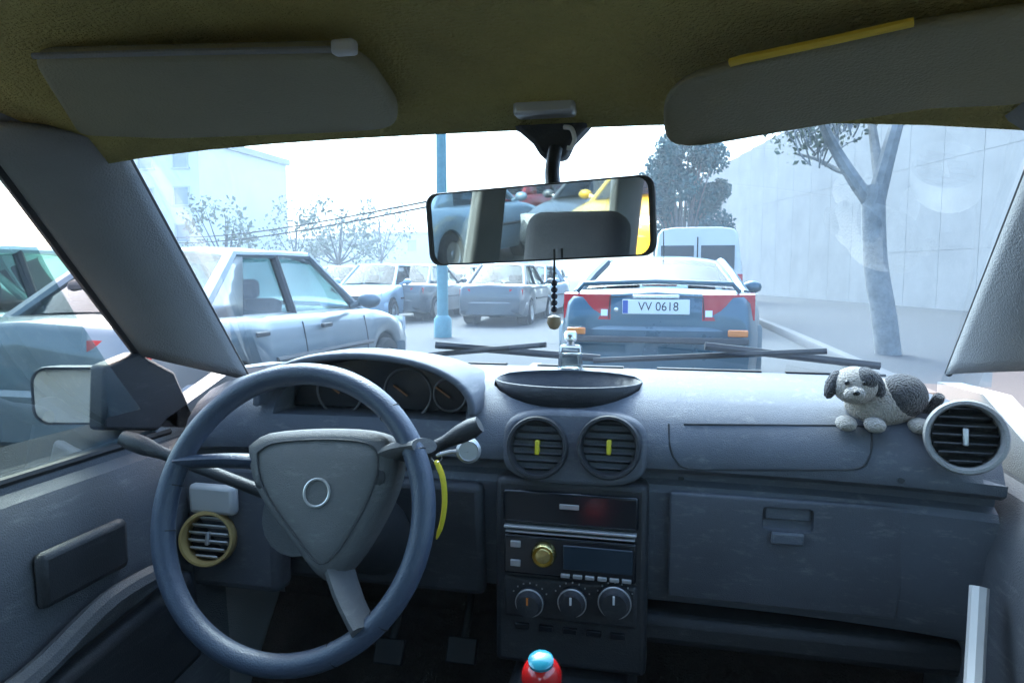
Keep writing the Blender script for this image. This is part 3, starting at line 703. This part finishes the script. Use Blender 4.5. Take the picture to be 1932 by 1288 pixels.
# ---------------- dashboard
def dash_off(x):
    t = abs(x-XC)/.64; return -.045*t**4
PROF = [(1.40, .98), (1.385, 1.030), (1.33, 1.044), (1.27, 1.050), (1.20, 1.048), (1.15, 1.040), (1.112, 1.024), (1.085, 1.000), (1.070, .972), (1.063, .945), (1.066, .930), (1.078, .922), (1.098, .918),
        (1.100, .906), (1.086, .900), (1.080, .890), (1.090, .80), (1.102, .722), (1.112, .706), (1.14, .700), (1.30, .72), (1.40, .80)]
def dash():
    xs = [lerp(-.655, .575, i/48) for i in range(49)]
    rings = []
    for x in xs:
        o_ = dash_off(x); fade = .03*max(0, abs(x-XC)/.62-.85)/.15
        rings.append([Vector((x, Y + o_*(1 if Y < 1.25 else .5), z - (fade if z > .95 else 0))) for Y, z in PROF])
    m = MB(); m.loft(rings); d = m.build('dashboard', DASH, car, angle=35)
    # cutters: cluster cave, top tray
    c1 = MB(); a, b = atY(512, 800, 1.06), atY(872, 800, 1.06); cx, hwid = (a.x+b.x)/2, (b.x-a.x)/2
    c1.prism([Vector((cx+math.cos(t)*hwid, 1.00, 1.0 + math.sin(t)*.10)) for t in [math.pi*k/16 for k in range(17)]] + [Vector((cx-hwid, 1.0, .985)), Vector((cx+hwid, 1.0, .985))][::1], (0, .16, 0))
    c1 = c1.build('c', DASH, smooth=False)
    tc = atY(1070, 735, 1.16)
    c2 = MB(); c2.ball((tc.x, 1.165, 1.035), (.125, .085, .045), sub=3); c2 = c2.build('c', DASH)
    d.modifiers.clear(); cut(d, [c1, c2]); return d, cx, hwid, tc
d, ccx, chw, tc = dash()
# binnacle hood above the cluster
rows_o, rows_i = [], []
for Y, k in ((1.045, 1.0), (1.06, 1.03), (1.12, 1.0), (1.20, .86), (1.29, .5)):
    rows_o.append([Vector((ccx+math.cos(t)*(chw+.02), Y, 1.0 + math.sin(t)**.8*.088*k)) for t in [math.pi*j/24 for j in range(25)]])
m = MB(); m.grid(rows_o); m.build('binnacle_hood', DASH, car, solid=.012, bevel=.004)
m = MB(); m.prism([Vector((ccx+math.cos(t)*(chw-.004), 1.13, .99 + math.sin(t)*.085)) for t in [math.pi*k/20 for k in range(21)]], (0, .012, 0)); clus = m.build('instrument_cluster', GLOSSB, car)
for dx, r_ in ((-.075, .042), (.05, .042), (.125, .028)):
    m = MB(); m.torus((ccx+dx, 1.128, 1.018), (1, 0, 0), (0, 0, 1), r_, .0022, 40, 8); m.build('gauge_ring', mat('gauge ring', (.10, .10, .11), .4), clus)
    m = MB(); m.box((ccx+dx-.012, 1.126, 1.022), (.03, .002, .003), Matrix.Rotation(R(35), 3, 'Y')); m.build('needle', mat('needle paint', (.25, .10, .03), .5), clus)
# tray liner
m = MB(); m.lathe((tc.x, 1.165, 1.0), (0, 0, 1), [(.02, -.003), (.085, 0), (.112, .02), (.121, .044)], 32, caps=False, sy=.68); m.build('tray', DARK, car, solid=.003)

# steering wheel
WC = Vector((-.3235, .80, .917)); UP = Vector((0, math.sin(R(20)), math.cos(R(20)))); RT = Vector((1, 0, 0)); NB = RT.cross(UP)  # NB towards dash
if NB.y < 0: NB = -NB
RR = .180
m = MB(); m.torus(WC, RT, UP, RR, .0145, 96, 16, flat=1.12); sw = m.build('steering_wheel', LEATHER, car)
def wp(u, v, off=0):
    dd = ray(u, v); t = (WC-CAM).dot(NB)/dd.dot(NB); return CAM + dd*t + NB*off
hubp = [(462, 838), (500, 815), (600, 806), (700, 810), (740, 830), (744, 880), (726, 940), (690, 1010), (650, 1070), (618, 1096), (592, 1085), (550, 1030), (500, 960), (470, 900)]
hp = [wp(*q) for q in hubp]; hc = sum(hp, Vector())/len(hp)
m = MB(); rings = [[hc+(p_-hc)*k + NB*o_ for p_ in spline(hp+[hp[0]], 3)[:-1]] for k, o_ in ((.96, .05), (1.0, .03), (1.0, .012), (.96, .002), (.85, -.006), (.5, -.011), (.15, -.012))]
m.loft(rings); hub_ = m.build('airbag_cover', HUB, sw, angle=60)
sm = [hc+(p_-hc)*.80 - NB*.0078 for p_ in spline(hp+[hp[0]], 3)]
m = MB(); m.tube(sm, .0011, 6); m.build('airbag_seam', DARK, hub_)
m = MB(); ec = wp(606, 930, -.0125); m.torus(ec, RT, UP, .017, .0018, 36, 8); m.build('emblem_ring', SILVER, hub_)
for u_, v_ in ((500, 905), (712, 900)):
    m = MB(); b_ = wp(u_, v_, -.003); m.lathe(b_, -NB, [(.012, -.004), (.012, .002), (.009, .004), (.001, .004)], 20); m.build('horn_button', DARK, hub_)
def spoke(pts, w0, mt):
    s_ = spline([wp(u, v, o_) for u, v, o_ in pts], 5); m = MB(); m.tube(s_, [lerp(w0[0], w0[1], i/(len(s_)-1)) for i in range(len(s_))], 12, flat=.42, up=tuple(UP.cross(RT) if False else NB.cross((s_[-1]-s_[0]).normalized()))); m.build('spoke', mt, sw)
spoke([(690, 868, .030), (752, 846, .016), (800, 840, .002)], (.034, .024), HUB)
spoke([(520, 872, .030), (420, 866, .018), (334, 872, .002)], (.028, .020), LEATHER)
spoke([(612, 1050, .032), (648, 1130, .016), (690, 1196, .002)], (.032, .030), HUB)
for a_ in (28, 48, 172, 192, -62, -40):
    d_ = RT*math.cos(R(a_)) + UP*math.sin(R(a_)); m = MB(); m.torus(WC + d_*RR, d_, NB, .0148, .0008, 24, 6); m.build('rim_stitch', BLACK, sw)
# column and stalks
m = MB(); m.tube([WC+NB*.03, WC+NB*.12+Vector((0, 0, -.01)), WC+NB*.30+Vector((0, 0, -.03))], [.055, .062, .065], 20); m.build('column_shroud', DARK, car)
m = MB(); e0 = WC+NB*.09; e1 = atY(905, 800, .90); m.tube(spline([e0, e0.lerp(e1, .6)+Vector((0, 0, .004)), e1], 5), [.009]*8+[.013, .014, .011], 10); m.build('wiper_stalk', DARK, car)
m = MB(); e1 = atY(232, 826, .88); m.tube(spline([e0, e0.lerp(e1, .6), e1], 5), [.009]*8+[.013, .014, .011], 10); m.build('indicator_stalk', DARK, car)
m = MB(); kc = kc_ign = atY(884, 850, .96); m.lathe(kc, (.3, -1, .1), [(.016, -.03), (.018, 0), (.014, .004), (.013, .002), (.003, .002)], 20); m.build('ignition_barrel', SILVER, car)

# round vents
def vent(c, rr, n_, ringm, louv, name='air_vent', nrm=(0, -1, .1), tabm=SILVER):
    q = Vector(nrm).normalized()
    m = MB(); m.lathe(c, q, [(rr*1.02, -.02), (rr*1.04, .004), (rr*1.0, .010), (rr*.93, .010), (rr*.88, .002), (rr*.86, -.022)], 40, caps=False); o = m.build(name, ringm, car, solid=.0015)
    m = MB(); m.lathe(c, q, [(rr*.95, -.021), (.001, -.021)], 32, caps=False); m.build('duct', BLACK, o)
    x_ = Vector((1, 0, 0)); y_ = q.cross(x_).normalized()
    m = MB()
    for k in range(n_):
        h = (k-(n_-1)/2)/(n_/2)*rr*.86; wd = 2*math.sqrt(max(.0001, (rr*.85)**2-h*h))
        rot = Matrix((x_, q, y_)).transposed()
        m.box(Vector(c)+y_*h-q*.006, (wd, .016, .003), rot @ Matrix.Rotation(R(22), 3, 'X'))
    m.build('louvre', louv, o, bevel=.0008)
    m = MB(); m.box(Vector(c)-q*.001, (.007, .012, rr*.5), Matrix((x_, q, y_)).transposed()); m.build('tab', tabm, o, bevel=.002)
def dsurf(u, v):
    """point on the dash face through pixel u,v (march along the ray)"""
    for k in range(1200):
        p_ = CAM + ray(u, v)*(.6 + k*.001)
        Yd = p_.y - dash_off(p_.x)
        zt = None
        for (Y0, z0), (Y1, z1) in zip(PROF[3:19], PROF[4:20]):
            if min(z0, z1) <= p_.z <= max(z0, z1) and abs(z1-z0) > 1e-6:
                Ys = Y0+(Y1-Y0)*(p_.z-z0)/(z1-z0)
                if Yd >= Ys: return p_
        if p_.z < 1.05 and Yd > 1.2: return p_
    return p_
VN = (0, -1, .18)
# a flat fascia plate carrying the two centre vents
a, b = dsurf(935, 848), dsurf(1225, 848)
yv = 1.048
def ell(cx, cz, wx, wz, n=32, pw=.6):
    return [(cx+math.copysign(abs(math.cos(t))**pw, math.cos(t))*wx, cz+math.copysign(abs(math.sin(t))**pw, math.sin(t))*wz) for t in [2*math.pi*k/n for k in range(n)]]
vc = [atY(1012, 846, yv), atY(1148, 846, yv)]
cxm = (vc[0].x+vc[1].x)/2; czm = vc[0].z
m = MB(); m.prism([Vector((x, 1.062-(z-czm)*-.18, z)) for x, z in ell(cxm, czm, .112, .056)], (0, .05, 0)); m.build('vent_fascia', DASH2, car, bevel=.008, seg=3)
for c in vc: vent(c+Vector((0, .008, 0)), .0455, 7, DARK, DARK, nrm=VN, tabm=mat('yellow tab', (.6, .5, .02), .4))
rvc = atY(1822, 824, 1.02); vent(rvc, .046, 7, TRIM, DARK, nrm=(-.25, -1, .15))
lvc = atY(392, 1015, 1.0); vent(lvc, .043, 6, mat('beige plastic', (.48, .33, .12), .45, var=.05), LGREY, nrm=(.25, -1, .2))
m = MB(); lp = atY(395, 945, 1.0); m.box(lp+Vector((0, .012, .0)), (.085, .02, .05)); m.build('vent_surround', LGREY, car, bevel=.008)
# left knee panel of the dash
m = MB(); q = atY(395, 905, 1.03); m.box((q.x, 1.045, .80), (.26, .05, .22)); m.build('switch_panel', DASH2, car, bevel=.015)
m = MB(); m.box((-.37, 1.078, .795), (.46, .03, .19), Matrix.Rotation(R(5), 3, 'X')); m.build('knee_panel', DARK, car, bevel=.012)

# centre stack
x0, x1 = atY(934, 1040, 1.055).x, atY(1222, 1040, 1.055).x; cxs = (x0+x1)/2; ws = x1-x0
m = MB(); m.box((cxs, 1.085, .755), (ws, .06, .30)); stack = m.build('centre_stack', DARK, car, bevel=.01, seg=3)
SY = 1.052
zt = lambda v: atY(1078, v, SY).z
m = MB(); m.box((cxs, SY+.002, (zt(930)+zt(992))/2), (ws*.88, .01, zt(930)-zt(992))); pk = m.build('storage_pocket', GLOSSB, car, bevel=.004)
m = MB(); m.box((cxs, SY-.004, zt(955)), (.03, .003, .008)); m.build('badge', SILVER, pk, bevel=.001)
m = MB(); m.box((cxs, SY-.002, zt(999)), (ws*.86, .012, .004)); m.box((cxs, SY-.002, zt(1008)), (ws*.84, .01, .003)); m.build('chrome_strip', SILVER, car, bevel=.001)
m = MB(); m.box((cxs, SY, (zt(1014)+zt(1088))/2), (ws*.86, .014, zt(1014)-zt(1088))); rad = m.build('radio', GLOSSB, car, bevel=.003)
m = MB(); m.box((atY(1128, 1050, SY).x, SY-.008, zt(1048)), (.105, .003, .038)); m.build('display', mat('radio display', (.02, .035, .05), .1), rad, bevel=.002)
kc = atY(1026, 1045, SY-.012); m = MB(); m.lathe(kc, (0, -1, 0), [(.019, -.008), (.019, .006), (.016, .010), (.014, .006), (.011, .010), (.002, .011)], 28); m.build('volume_knob', mat('gold knob', (.75, .62, .25), .25, 1), rad)
for k in range(6):
    m = MB(); m.box((atY(1068+k*23, 1082, SY).x, SY-.008, zt(1082)), (.014, .006, .006)); m.build('button', SILVER, rad, bevel=.001)
for v_ in (1030, 1066):
    m = MB(); m.box((atY(975, 1020, SY).x, SY-.008, zt(v_)), (.016, .006, .010)); m.build('button', SILVER, rad, bevel=.001)
m = MB(); m.box((cxs, SY+.004, zt(1135)), (ws*.88, .012, .068)); hv = m.build('heater_panel', DARK, car, bevel=.006)
for u, rr in ((1000, .022), (1080, .022), (1160, .025)):
    c = atY(u, 1134, SY-.008)
    m = MB(); m.lathe(c, (0, -1, 0), [(rr, -.006), (rr, .004), (rr*.94, .007), (rr*.8, .012), (rr*.76, .020), (.002, .021)], 28); kn = m.build('heater_knob', DARK, hv)
    m = MB(); m.torus(c+Vector((0, -.006, 0)), (1, 0, 0), (0, 0, 1), rr*.96, .0014, 36, 6); m.build('knob_ring', SILVER, hv)
    m = MB(); m.box(c+Vector((0, -.022, rr*.45)), (.003, .003, rr*.5)); m.build('knob_mark', PLATE if u > 1010 else ORANGEL, hv)
m = MB()
for k in range(5): m.box((atY(985+k*45, 1185, SY).x, SY+.002, zt(1190)), (.022, .01, .009))
m.build('button_row', GLOSSB, hv, bevel=.001)
for u in (1000, 1080, 1160):
    for k in range(7):
        a_ = R(-60+k*20+90); c = atY(u, 1134, SY-.002); rr = .030
        m = MB(); m.box(c+Vector((math.cos(a_)*rr, 0, math.sin(a_)*rr)), (.002, .003, .002)); m.build('scale_mark', SILVER, hv)
# tunnel console with gear lever
m = MB(); m.loft([[Vector((cxs+x*wd, Y, z)) for x, z in ((-1, .3), (-1, zt_-.03), (-.85, zt_), (.85, zt_), (1, zt_-.03), (1, .3))] for Y, wd, zt_ in ((1.2, .10, .60), (1.0, .10, .585), (.8, .095, .52), (.4, .09, .45), (.0, .09, .43), (-.2, .09, .42))])
m.build('centre_console', DARK, car, bevel=.01)
gk = atY(1022, 1276, .76)
m = MB(); m.tube([gk+Vector((0, .05, -.30)), gk+Vector((0, .01, -.03))], .008, 10); gl_ = m.build('gear_lever', CHROME, car)
m = MB(); m.ball(gk, (.0235, .0235, .026), sub=3); m.build('knob', mat('red knob', (.55, .012, .012), .22, coat=1), gl_)
m = MB(); m.lathe(gk+Vector((0, -.004, .018)), (0, -.35, 1), [(.0145, 0), (.0145, .006), (.011, .009), (.001, .010)], 24); m.build('knob_cap', mat('teal cap', (.02, .22, .30), .25, coat=1), gl_)
m = MB(); m.lathe(gk+Vector((0, .05, -.26)), (0, 0, 1), [(.07, 0), (.055, .03), (.035, .08), (.02, .12), (.012, .15)], 20); m.build('gaiter', BLACK, gl_)
# glove box
gl0, gl1 = atY(1262, 1000, 1.07), atY(1722, 1000, 1.07)
def gz(v): return atY(1400, v, 1.075).z
gx0, gx1 = gl0.x, gl1.x; z1, z0 = .896, .725
rings = []
m = MB()
P4 = [Vector((gx0, 1.0795, z1)), Vector((gx1-.0, 1.0795-.004, z1)), Vector((gx1-.012, 1.093, z0)), Vector((gx0, 1.097, z0))]
m.prism(P4, (0, -.014, 0)); gb = m.build('glove_box', DASH2, car, bevel=.005, seg=3)
c1 = MB(); hx = atY(1487, 980, 1.065); c1.box((hx.x, 1.066, gz(968)-.002), (.070, .022, .036)); c1 = c1.build('c', DASH2, bevel=.006); 
bake(c1); cut(gb, [c1])
m = MB(); m.box((hx.x, 1.0745, gz(962)), (.064, .006, .020)); m.build('handle', DASH, gb, bevel=.004)
m = MB(); m.box((hx.x, 1.0655, gz(1005)), (.045, .008, .018)); m.build('latch', SILVER if False else DASH, gb, bevel=.003)
m = MB(); sx0, sx1 = atY(1330, 803, 1.06).x, atY(1600, 803, 1.06).x
# airbag door seam on the upper pad
seam = [dsurf(u, v) for u, v in ((1290, 800), (1400, 801), (1500, 802), (1600, 803), (1640, 806))] ; seam2 = [dsurf(u, v) for u, v in ((1262, 800), (1264, 840), (1275, 868), (1300, 884), (1400, 886), (1540, 886), (1618, 884), (1640, 862), (1645, 830), (1642, 806))]
for q_ in (seam, seam2): m.tube([p_+Vector((0, -.0003, .0003)) for p_ in spline(q_, 4)], .0016, 6)
m.build('airbag_seam', DARK, car)
for x0_, x1_ in ((-.30, -.16), (-.10, .06), (.12, .30), (.34, .50)):
    m = MB(); m.box(((x0_+x1_)/2, 1.315, 1.0475), (x1_-x0_, .014, .004)); dv = m.build('defroster_vent', BLACK, car, bevel=.001)
for u_, v_ in ((1285, 902), (1700, 905), (948, 905), (1210, 905)):
    c_ = dsurf(u_, v_); m = MB(); m.lathe(c_+Vector((0, -.0005, 0)), (0, -1, .2), [(.0045, -.002), (.0045, .001), (.001, .0014)], 12); m.build('screw', DARK, car)
# lower trim under the glove box and footwell mat
m = MB(); m.box((.30, 1.16, .665), (.60, .14, .05)); m.build('knee_bolster', DARK, car, bevel=.015)
m = MB(); m.box((.30, .92, .287), (.44, .5, .014)); m.build('floor_mat', mat('floor mat', (.14, .12, .10), .95, bump=.8, bscale=200, var=.3, vscale=10), car, bevel=.006)
# right door edge: dark gap, pale kick plate
a = atY(1845, 1150, .98); b = atY(1838, 1288, .92)
m = MB(); m.tube([a+Vector((.0, 0, .03)), a.lerp(b, .5), b, b+(b-a)*1.0], .011, 8); m.build('door_edge_trim', LGREY, dr)
# pedals
for u, v in ((735, 1228), (872, 1226)):
    c = atY(u, v, 1.16); m = MB(); m.tube([c+Vector((0, .12, .16)), c+Vector((0, .03, .03)), c], .008, 8); m.box(c, (.055, .014, .045), Matrix.Rotation(R(-30), 3, 'X')); m.build('pedal', BLACK, car, bevel=.003)

# sun visors
def visor(pts, name='sun_visor', th=.016):
    P0 = [Vector(p_) for p_ in pts]; P_ = []
    for i_, p_ in enumerate(P0):
        a_, b_ = P0[i_-1], P0[(i_+1) % len(P0)]; ra = min(.022, (a_-p_).length*.45); rb = min(.022, (b_-p_).length*.45)
        A_, B2_ = p_.lerp(a_, ra/(a_-p_).length), p_.lerp(b_, rb/(b_-p_).length)
        for k_ in range(5): t_ = k_/4; P_.append(A_.lerp(p_, t_).lerp(p_.lerp(B2_, t_), t_))
    m = MB(); n_ = (P_[1]-P_[0]).cross(P_[-1]-P_[0]).normalized(); m.prism([p_-n_*th/2 for p_ in P_], n_*th)
    return m.build(name, VISOR, car, bevel=.007, seg=4)
vd = visor([atY(150, 246, .70), atY(330, 252, .712), atY(640, 240, .712), atY(748, 232, .71), atY(752, 196, .67), atY(700, 120, .585), atY(640, 88, .55), atY(60, 100, .545)])
m = MB(); m.tube([atY(70, 102, .543)+Vector((0, -.004, -.003)), atY(330, 95, .546)+Vector((0, -.004, -.003)), atY(640, 89, .549)+Vector((0, -.004, -.003))], .0028, 8); m.build('edge_highlight', TRIM, vd)  # pale strip added to draw the highlight line along the driver visor edge
m = MB(); c = atY(650, 90, .546); m.box(c, (.02, .012, .012)); m.build('clip', LGREY, vd, bevel=.003)
vp = visor([atY(1256, 180, .66), atY(1258, 250, .700), atY(1285, 270, .716), atY(1340, 268, .716), atY(1500, 240, .715), atY(1725, 200, .712), atY(1960, 190, .70), atY(1990, 2, .58), atY(1700, 46, .585), atY(1400, 112, .60), atY(1290, 142, .625)])
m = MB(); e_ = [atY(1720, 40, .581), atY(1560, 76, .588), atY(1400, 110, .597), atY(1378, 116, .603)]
m.tube([p_+Vector((0, -.004, -.002)) for p_ in e_], .0035, 8); m.build('edge_highlight', mat('visor highlight streak', (.80, .55, .06), .5), vp)  # yellow strip added as a painted highlight streak on the passenger visor edge
# mirror mount, stem, mirror
m = MB(); TP = [(930, 222), (1120, 220), (1106, 238), (1078, 268), (1064, 298), (1022, 298), (1004, 270), (972, 242)]
m.prism([atY(u, v, .735) for u, v in TP], (0, .03, 0)); mm = m.build('mirror_mount', DARK, car, bevel=.005)
m = MB(); m.box(atY(1030, 206, .722), (.062, .03, .016)); m.build('mount_clip', SILVER, mm, bevel=.004)
m = MB(); m.tube(spline([atY(1048, 282, .73), atY(1042, 320, .715), atY(1044, 362, .70)], 5), .0075, 10); m.build('stem', DARK, mm)
m = MB(); m.tube(spline([atY(1064, 240, .727), atY(1078, 243, .725), atY(1084, 262, .725), atY(1078, 278, .725), atY(1070, 279, .725)], 5), .0024, 8); m.build('hook', PLATE, mm)
MYAW = R(-9)   # mirror turned towards the driver
mc = atY(1008, 421, .685)
mroll = Matrix.Rotation(MYAW, 3, 'Z') @ Matrix.Rotation(R(-2.2), 3, 'Y') @ Matrix.Rotation(R(4), 3, 'X')
def rrect(wx, wz, r_, n=5):
    out = []
    for cx_, cz_, a0 in ((wx-r_, wz-r_, 0), (-wx+r_, wz-r_, 90), (-wx+r_, -wz+r_, 180), (wx-r_, -wz+r_, 270)):
        for k in range(n+1): a_ = R(a0+90*k/n); out.append((cx_+r_*math.cos(a_), cz_+r_*math.sin(a_)))
    return out
MW, MH = .1165, .0365
m = MB(); m.loft([[mc + mroll @ Vector((x*k, o_, z*k)) for x, z in rrect(MW, MH, .012)] for k, o_ in ((.9, .03), (.98, .018), (1.0, .004), (1.0, 0), (.985, -.002), (.955, -.002), (.955, .001))], caps=False)
m.cap([v_ for v_ in m.bm.verts][:24]); mir = m.build('rear_view_mirror', DARK, car)
m = MB(); m.prism([mc + mroll @ Vector((x, 0, z)) for x, z in rrect(MW*.957, MH*.95, .010)], mroll @ Vector((0, .003, 0))); m.build('mirror_glass', MIRROR, mir, smooth=False)
# wipers at the foot of the windscreen
for a_, b_, s_ in (((640, 684), (1030, 650), 0), ((1120, 680), (1560, 662), 0)):
    A_, B2 = atY(a_[0], a_[1], 1.40), atY(b_[0], b_[1], 1.36)
    m = MB(); m.tube([A_, B2], .006, 6); m.tube([A_.lerp(B2, .5)+Vector((0, -.01, .02)), B2+Vector((.1, .05, -.03))], .008, 6); m.build('wiper', BLACK, car)
# door mirror outside, left
dm = atX(150, 747, -.86)
q = Matrix.Rotation(R(14), 3, 'Z')
m = MB(); m.loft([[dm + q @ Vector((x*k, o_, z*k)) for x, z in rrect(.085, .052, .03)] for k, o_ in ((.35, .09), (.75, .07), (.95, .04), (1, .005), (.98, 0), (.93, 0), (.93, .004))], caps=False); m.cap([v_ for v_ in m.bm.verts][:24])
m.tube([dm+Vector((.07, .03, -.02)), dm+Vector((.13, .06, -.03))], .02, 10); em = m.build('door_mirror', mat('mirror shell', (.03, .035, .05), .35), car)
m = MB(); m.prism([dm + q @ Vector((x, .001, z)) for x, z in rrect(.079, .047, .028)], q @ Vector((0, .003, 0))); m.build('mirror_glass', MIRROR, em, smooth=False)
m = MB(); m.prism([atX(198, 690, -.70), atX(262, 664, -.70), atX(330, 700, -.70), atX(380, 812, -.70), atX(196, 812, -.70)], (-.03, 0, 0)); m.build('mirror_sail', DARK, car, bevel=.006)

# ================================================================== THINGS ON THE DASHBOARD
# soft toy
def plush():
    b = dsurf(1650, 792); base = Vector((b.x, b.y-.0, b.z-.012)); root = empty('plush_toy', base); tag(root, 'small black and white plush dog sitting on the dashboard pad', 'soft toy')
    W_ = mat('white plush', (.55, .48, .40), 1, bump=1.2, bscale=350, var=.15, vscale=30, sheen=.6); K_ = mat('black plush', (.03, .028, .03), 1, bump=1.2, bscale=350, var=.3, vscale=30, sheen=.4)
    EY = mat('toy eye', (.005, .005, .005), .1)
    m = MB(); m.ball((.012, .015, .034), (.050, .036, .036), sub=3); bo = m.build('body', W_, root)
    m = MB(); m.ball((.036, .010, .046), (.034, .034, .032), sub=3); m.build('back_patch', K_, bo)
    m = MB(); m.ball((-.030, -.010, .062), (.030, .028, .027), sub=3); hd_ = m.build('head', W_, root)
    m = MB(); m.ball((-.020, -.016, .072), (.018, .022, .017), sub=3); m.build('head_patch', K_, hd_)
    m = MB(); m.ball((-.036, -.038, .054), (.015, .012, .011), sub=2); m.build('muzzle', W_, hd_)
    m = MB(); m.ball((-.037, -.050, .057), (.0048, .003, .0036), sub=2); m.build('nose', EY, hd_)
    for x in (-.046, -.024):
        m = MB(); m.ball((x, -.036, .069), .0036, sub=2); m.build('eye', EY, hd_)
    for s_ in (-1, 1):
        m = MB(); m.ball((-.030+s_*.029, -.008, .062), (.010, .014, .022), sub=2, rot=Matrix.Rotation(R(-s_*18), 3, 'Y')); m.build('ear', K_, hd_)
    for x, y in ((-.042, -.022), (-.006, -.026), (.052, -.018)):
        m = MB(); m.ball((x, y, .010), (.014, .022, .011), sub=2); m.build('leg', W_, root)
    m = MB(); m.tube(spline([(.055, .02, .03), (.075, .015, .03), (.082, 0, .05)], 5), [.009]*6+[.008]*4+[.006], 8); m.build('tail', K_, root)
plush()
# perfume bottle
def bottle():
    b = atY(1076, 690, 1.265); base = Vector((b.x, 1.265, 1.0485)); root = empty('perfume_bottle', base); tag(root, 'small clear perfume bottle standing on the dashboard under the mirror', 'bottle')
    G = mat('bottle glass', (.85, .9, .92), .03); G.node_tree.nodes['Principled BSDF'].inputs['Transmission Weight'].default_value = .95
    LQ = mat('perfume', (.55, .62, .62), .05); LQ.node_tree.nodes['Principled BSDF'].inputs['Transmission Weight'].default_value = .7
    m = MB(); m.box((0, 0, .022), (.044, .024, .044), taper=.86); bo = m.build('body', G, root, bevel=.005, seg=3)
    m = MB(); m.box((0, 0, .016), (.034, .015, .026)); m.build('liquid', LQ, root, bevel=.003)
    m = MB(); m.lathe((0, 0, .044), (0, 0, 1), [(.008, 0), (.008, .006), (.012, .008), (.012, .020), (.009, .024), (.001, .025)], 20); m.build('cap', CHROME, root)
bottle()
# charm hanging from the mirror
def charm():
    a = atY(1046, 486, .672); root = empty('hanging_charm', a); tag(root, 'beaded charm on a cord hanging from the rear view mirror', 'pendant')
    m = MB(); m.tube([(0, 0, .008), (0, 0, -.022)], .0011, 6); m.build('cord', BLACK, root)
    BE = mat('charm wood', (.42, .30, .20), .4)
    m = MB()
    for k in range(5): m.ball((0, 0, -.024-k*.0062), .0033, sub=2)
    m.build('bead', mat('charm bead', (.03, .03, .05), .2), root)
    m = MB(); m.lathe((0, 0, -.054), (0, 0, -1), [(.001, 0), (.006, .002), (.007, .008), (.004, .013), (.001, .014)], 14); m.build('pendant', BE, root)
charm()

# ================================================================== HAZE
hz = MB(); hz.box((0, 85, 13), (260, 260, 28)); ho = hz.build('haze', bpy.data.materials.new('haze air'), smooth=False); tag(ho, kind='stuff')
hm = ho.data.materials[0]; hm.use_nodes = True; t_ = hm.node_tree; t_.nodes.remove(t_.nodes['Principled BSDF'])
pv = t_.nodes.new('ShaderNodeVolumePrincipled'); pv.inputs['Density'].default_value = HAZE; pv.inputs['Color'].default_value = (.93, .97, 1, 1); pv.inputs['Anisotropy'].default_value = .3
t_.links.new(pv.outputs[0], t_.nodes['Material Output'].inputs['Volume'])

# key with a yellow lanyard hanging at the ignition, just right of the wheel rim
def lanyard():
    a = atY(824, 866, .955); root = empty('key_lanyard', a); tag(root, 'yellow key strap hanging from the ignition just right of the wheel rim', 'lanyard')
    pts = [atY(u, v, y) - a for u, v, y in ((822, 868, .955), (835, 900, .953), (839, 940, .952), (835, 980, .953), (824, 1016, .955))]
    m = MB(); m.tube(spline(pts, 6), [.004, .0055, .006]+[.0065]*19+[.005, .004, .002], 8, flat=.45); m.build('strap', mat('yellow strap', (.62, .50, .02), .6, bump=.4, bscale=600), root)
    m = MB(); m.torus((0, -.001, .004), (1, 0, 0), (0, 0, 1), .008, .0011, 24, 6); m.build('key_ring', CHROME, root)
    m = MB(); m.tube([(0, 0, .006), (.02, .0, .012), tuple(kc_ign - a)], .003, 6); m.build('key', SILVER, root)
lanyard()
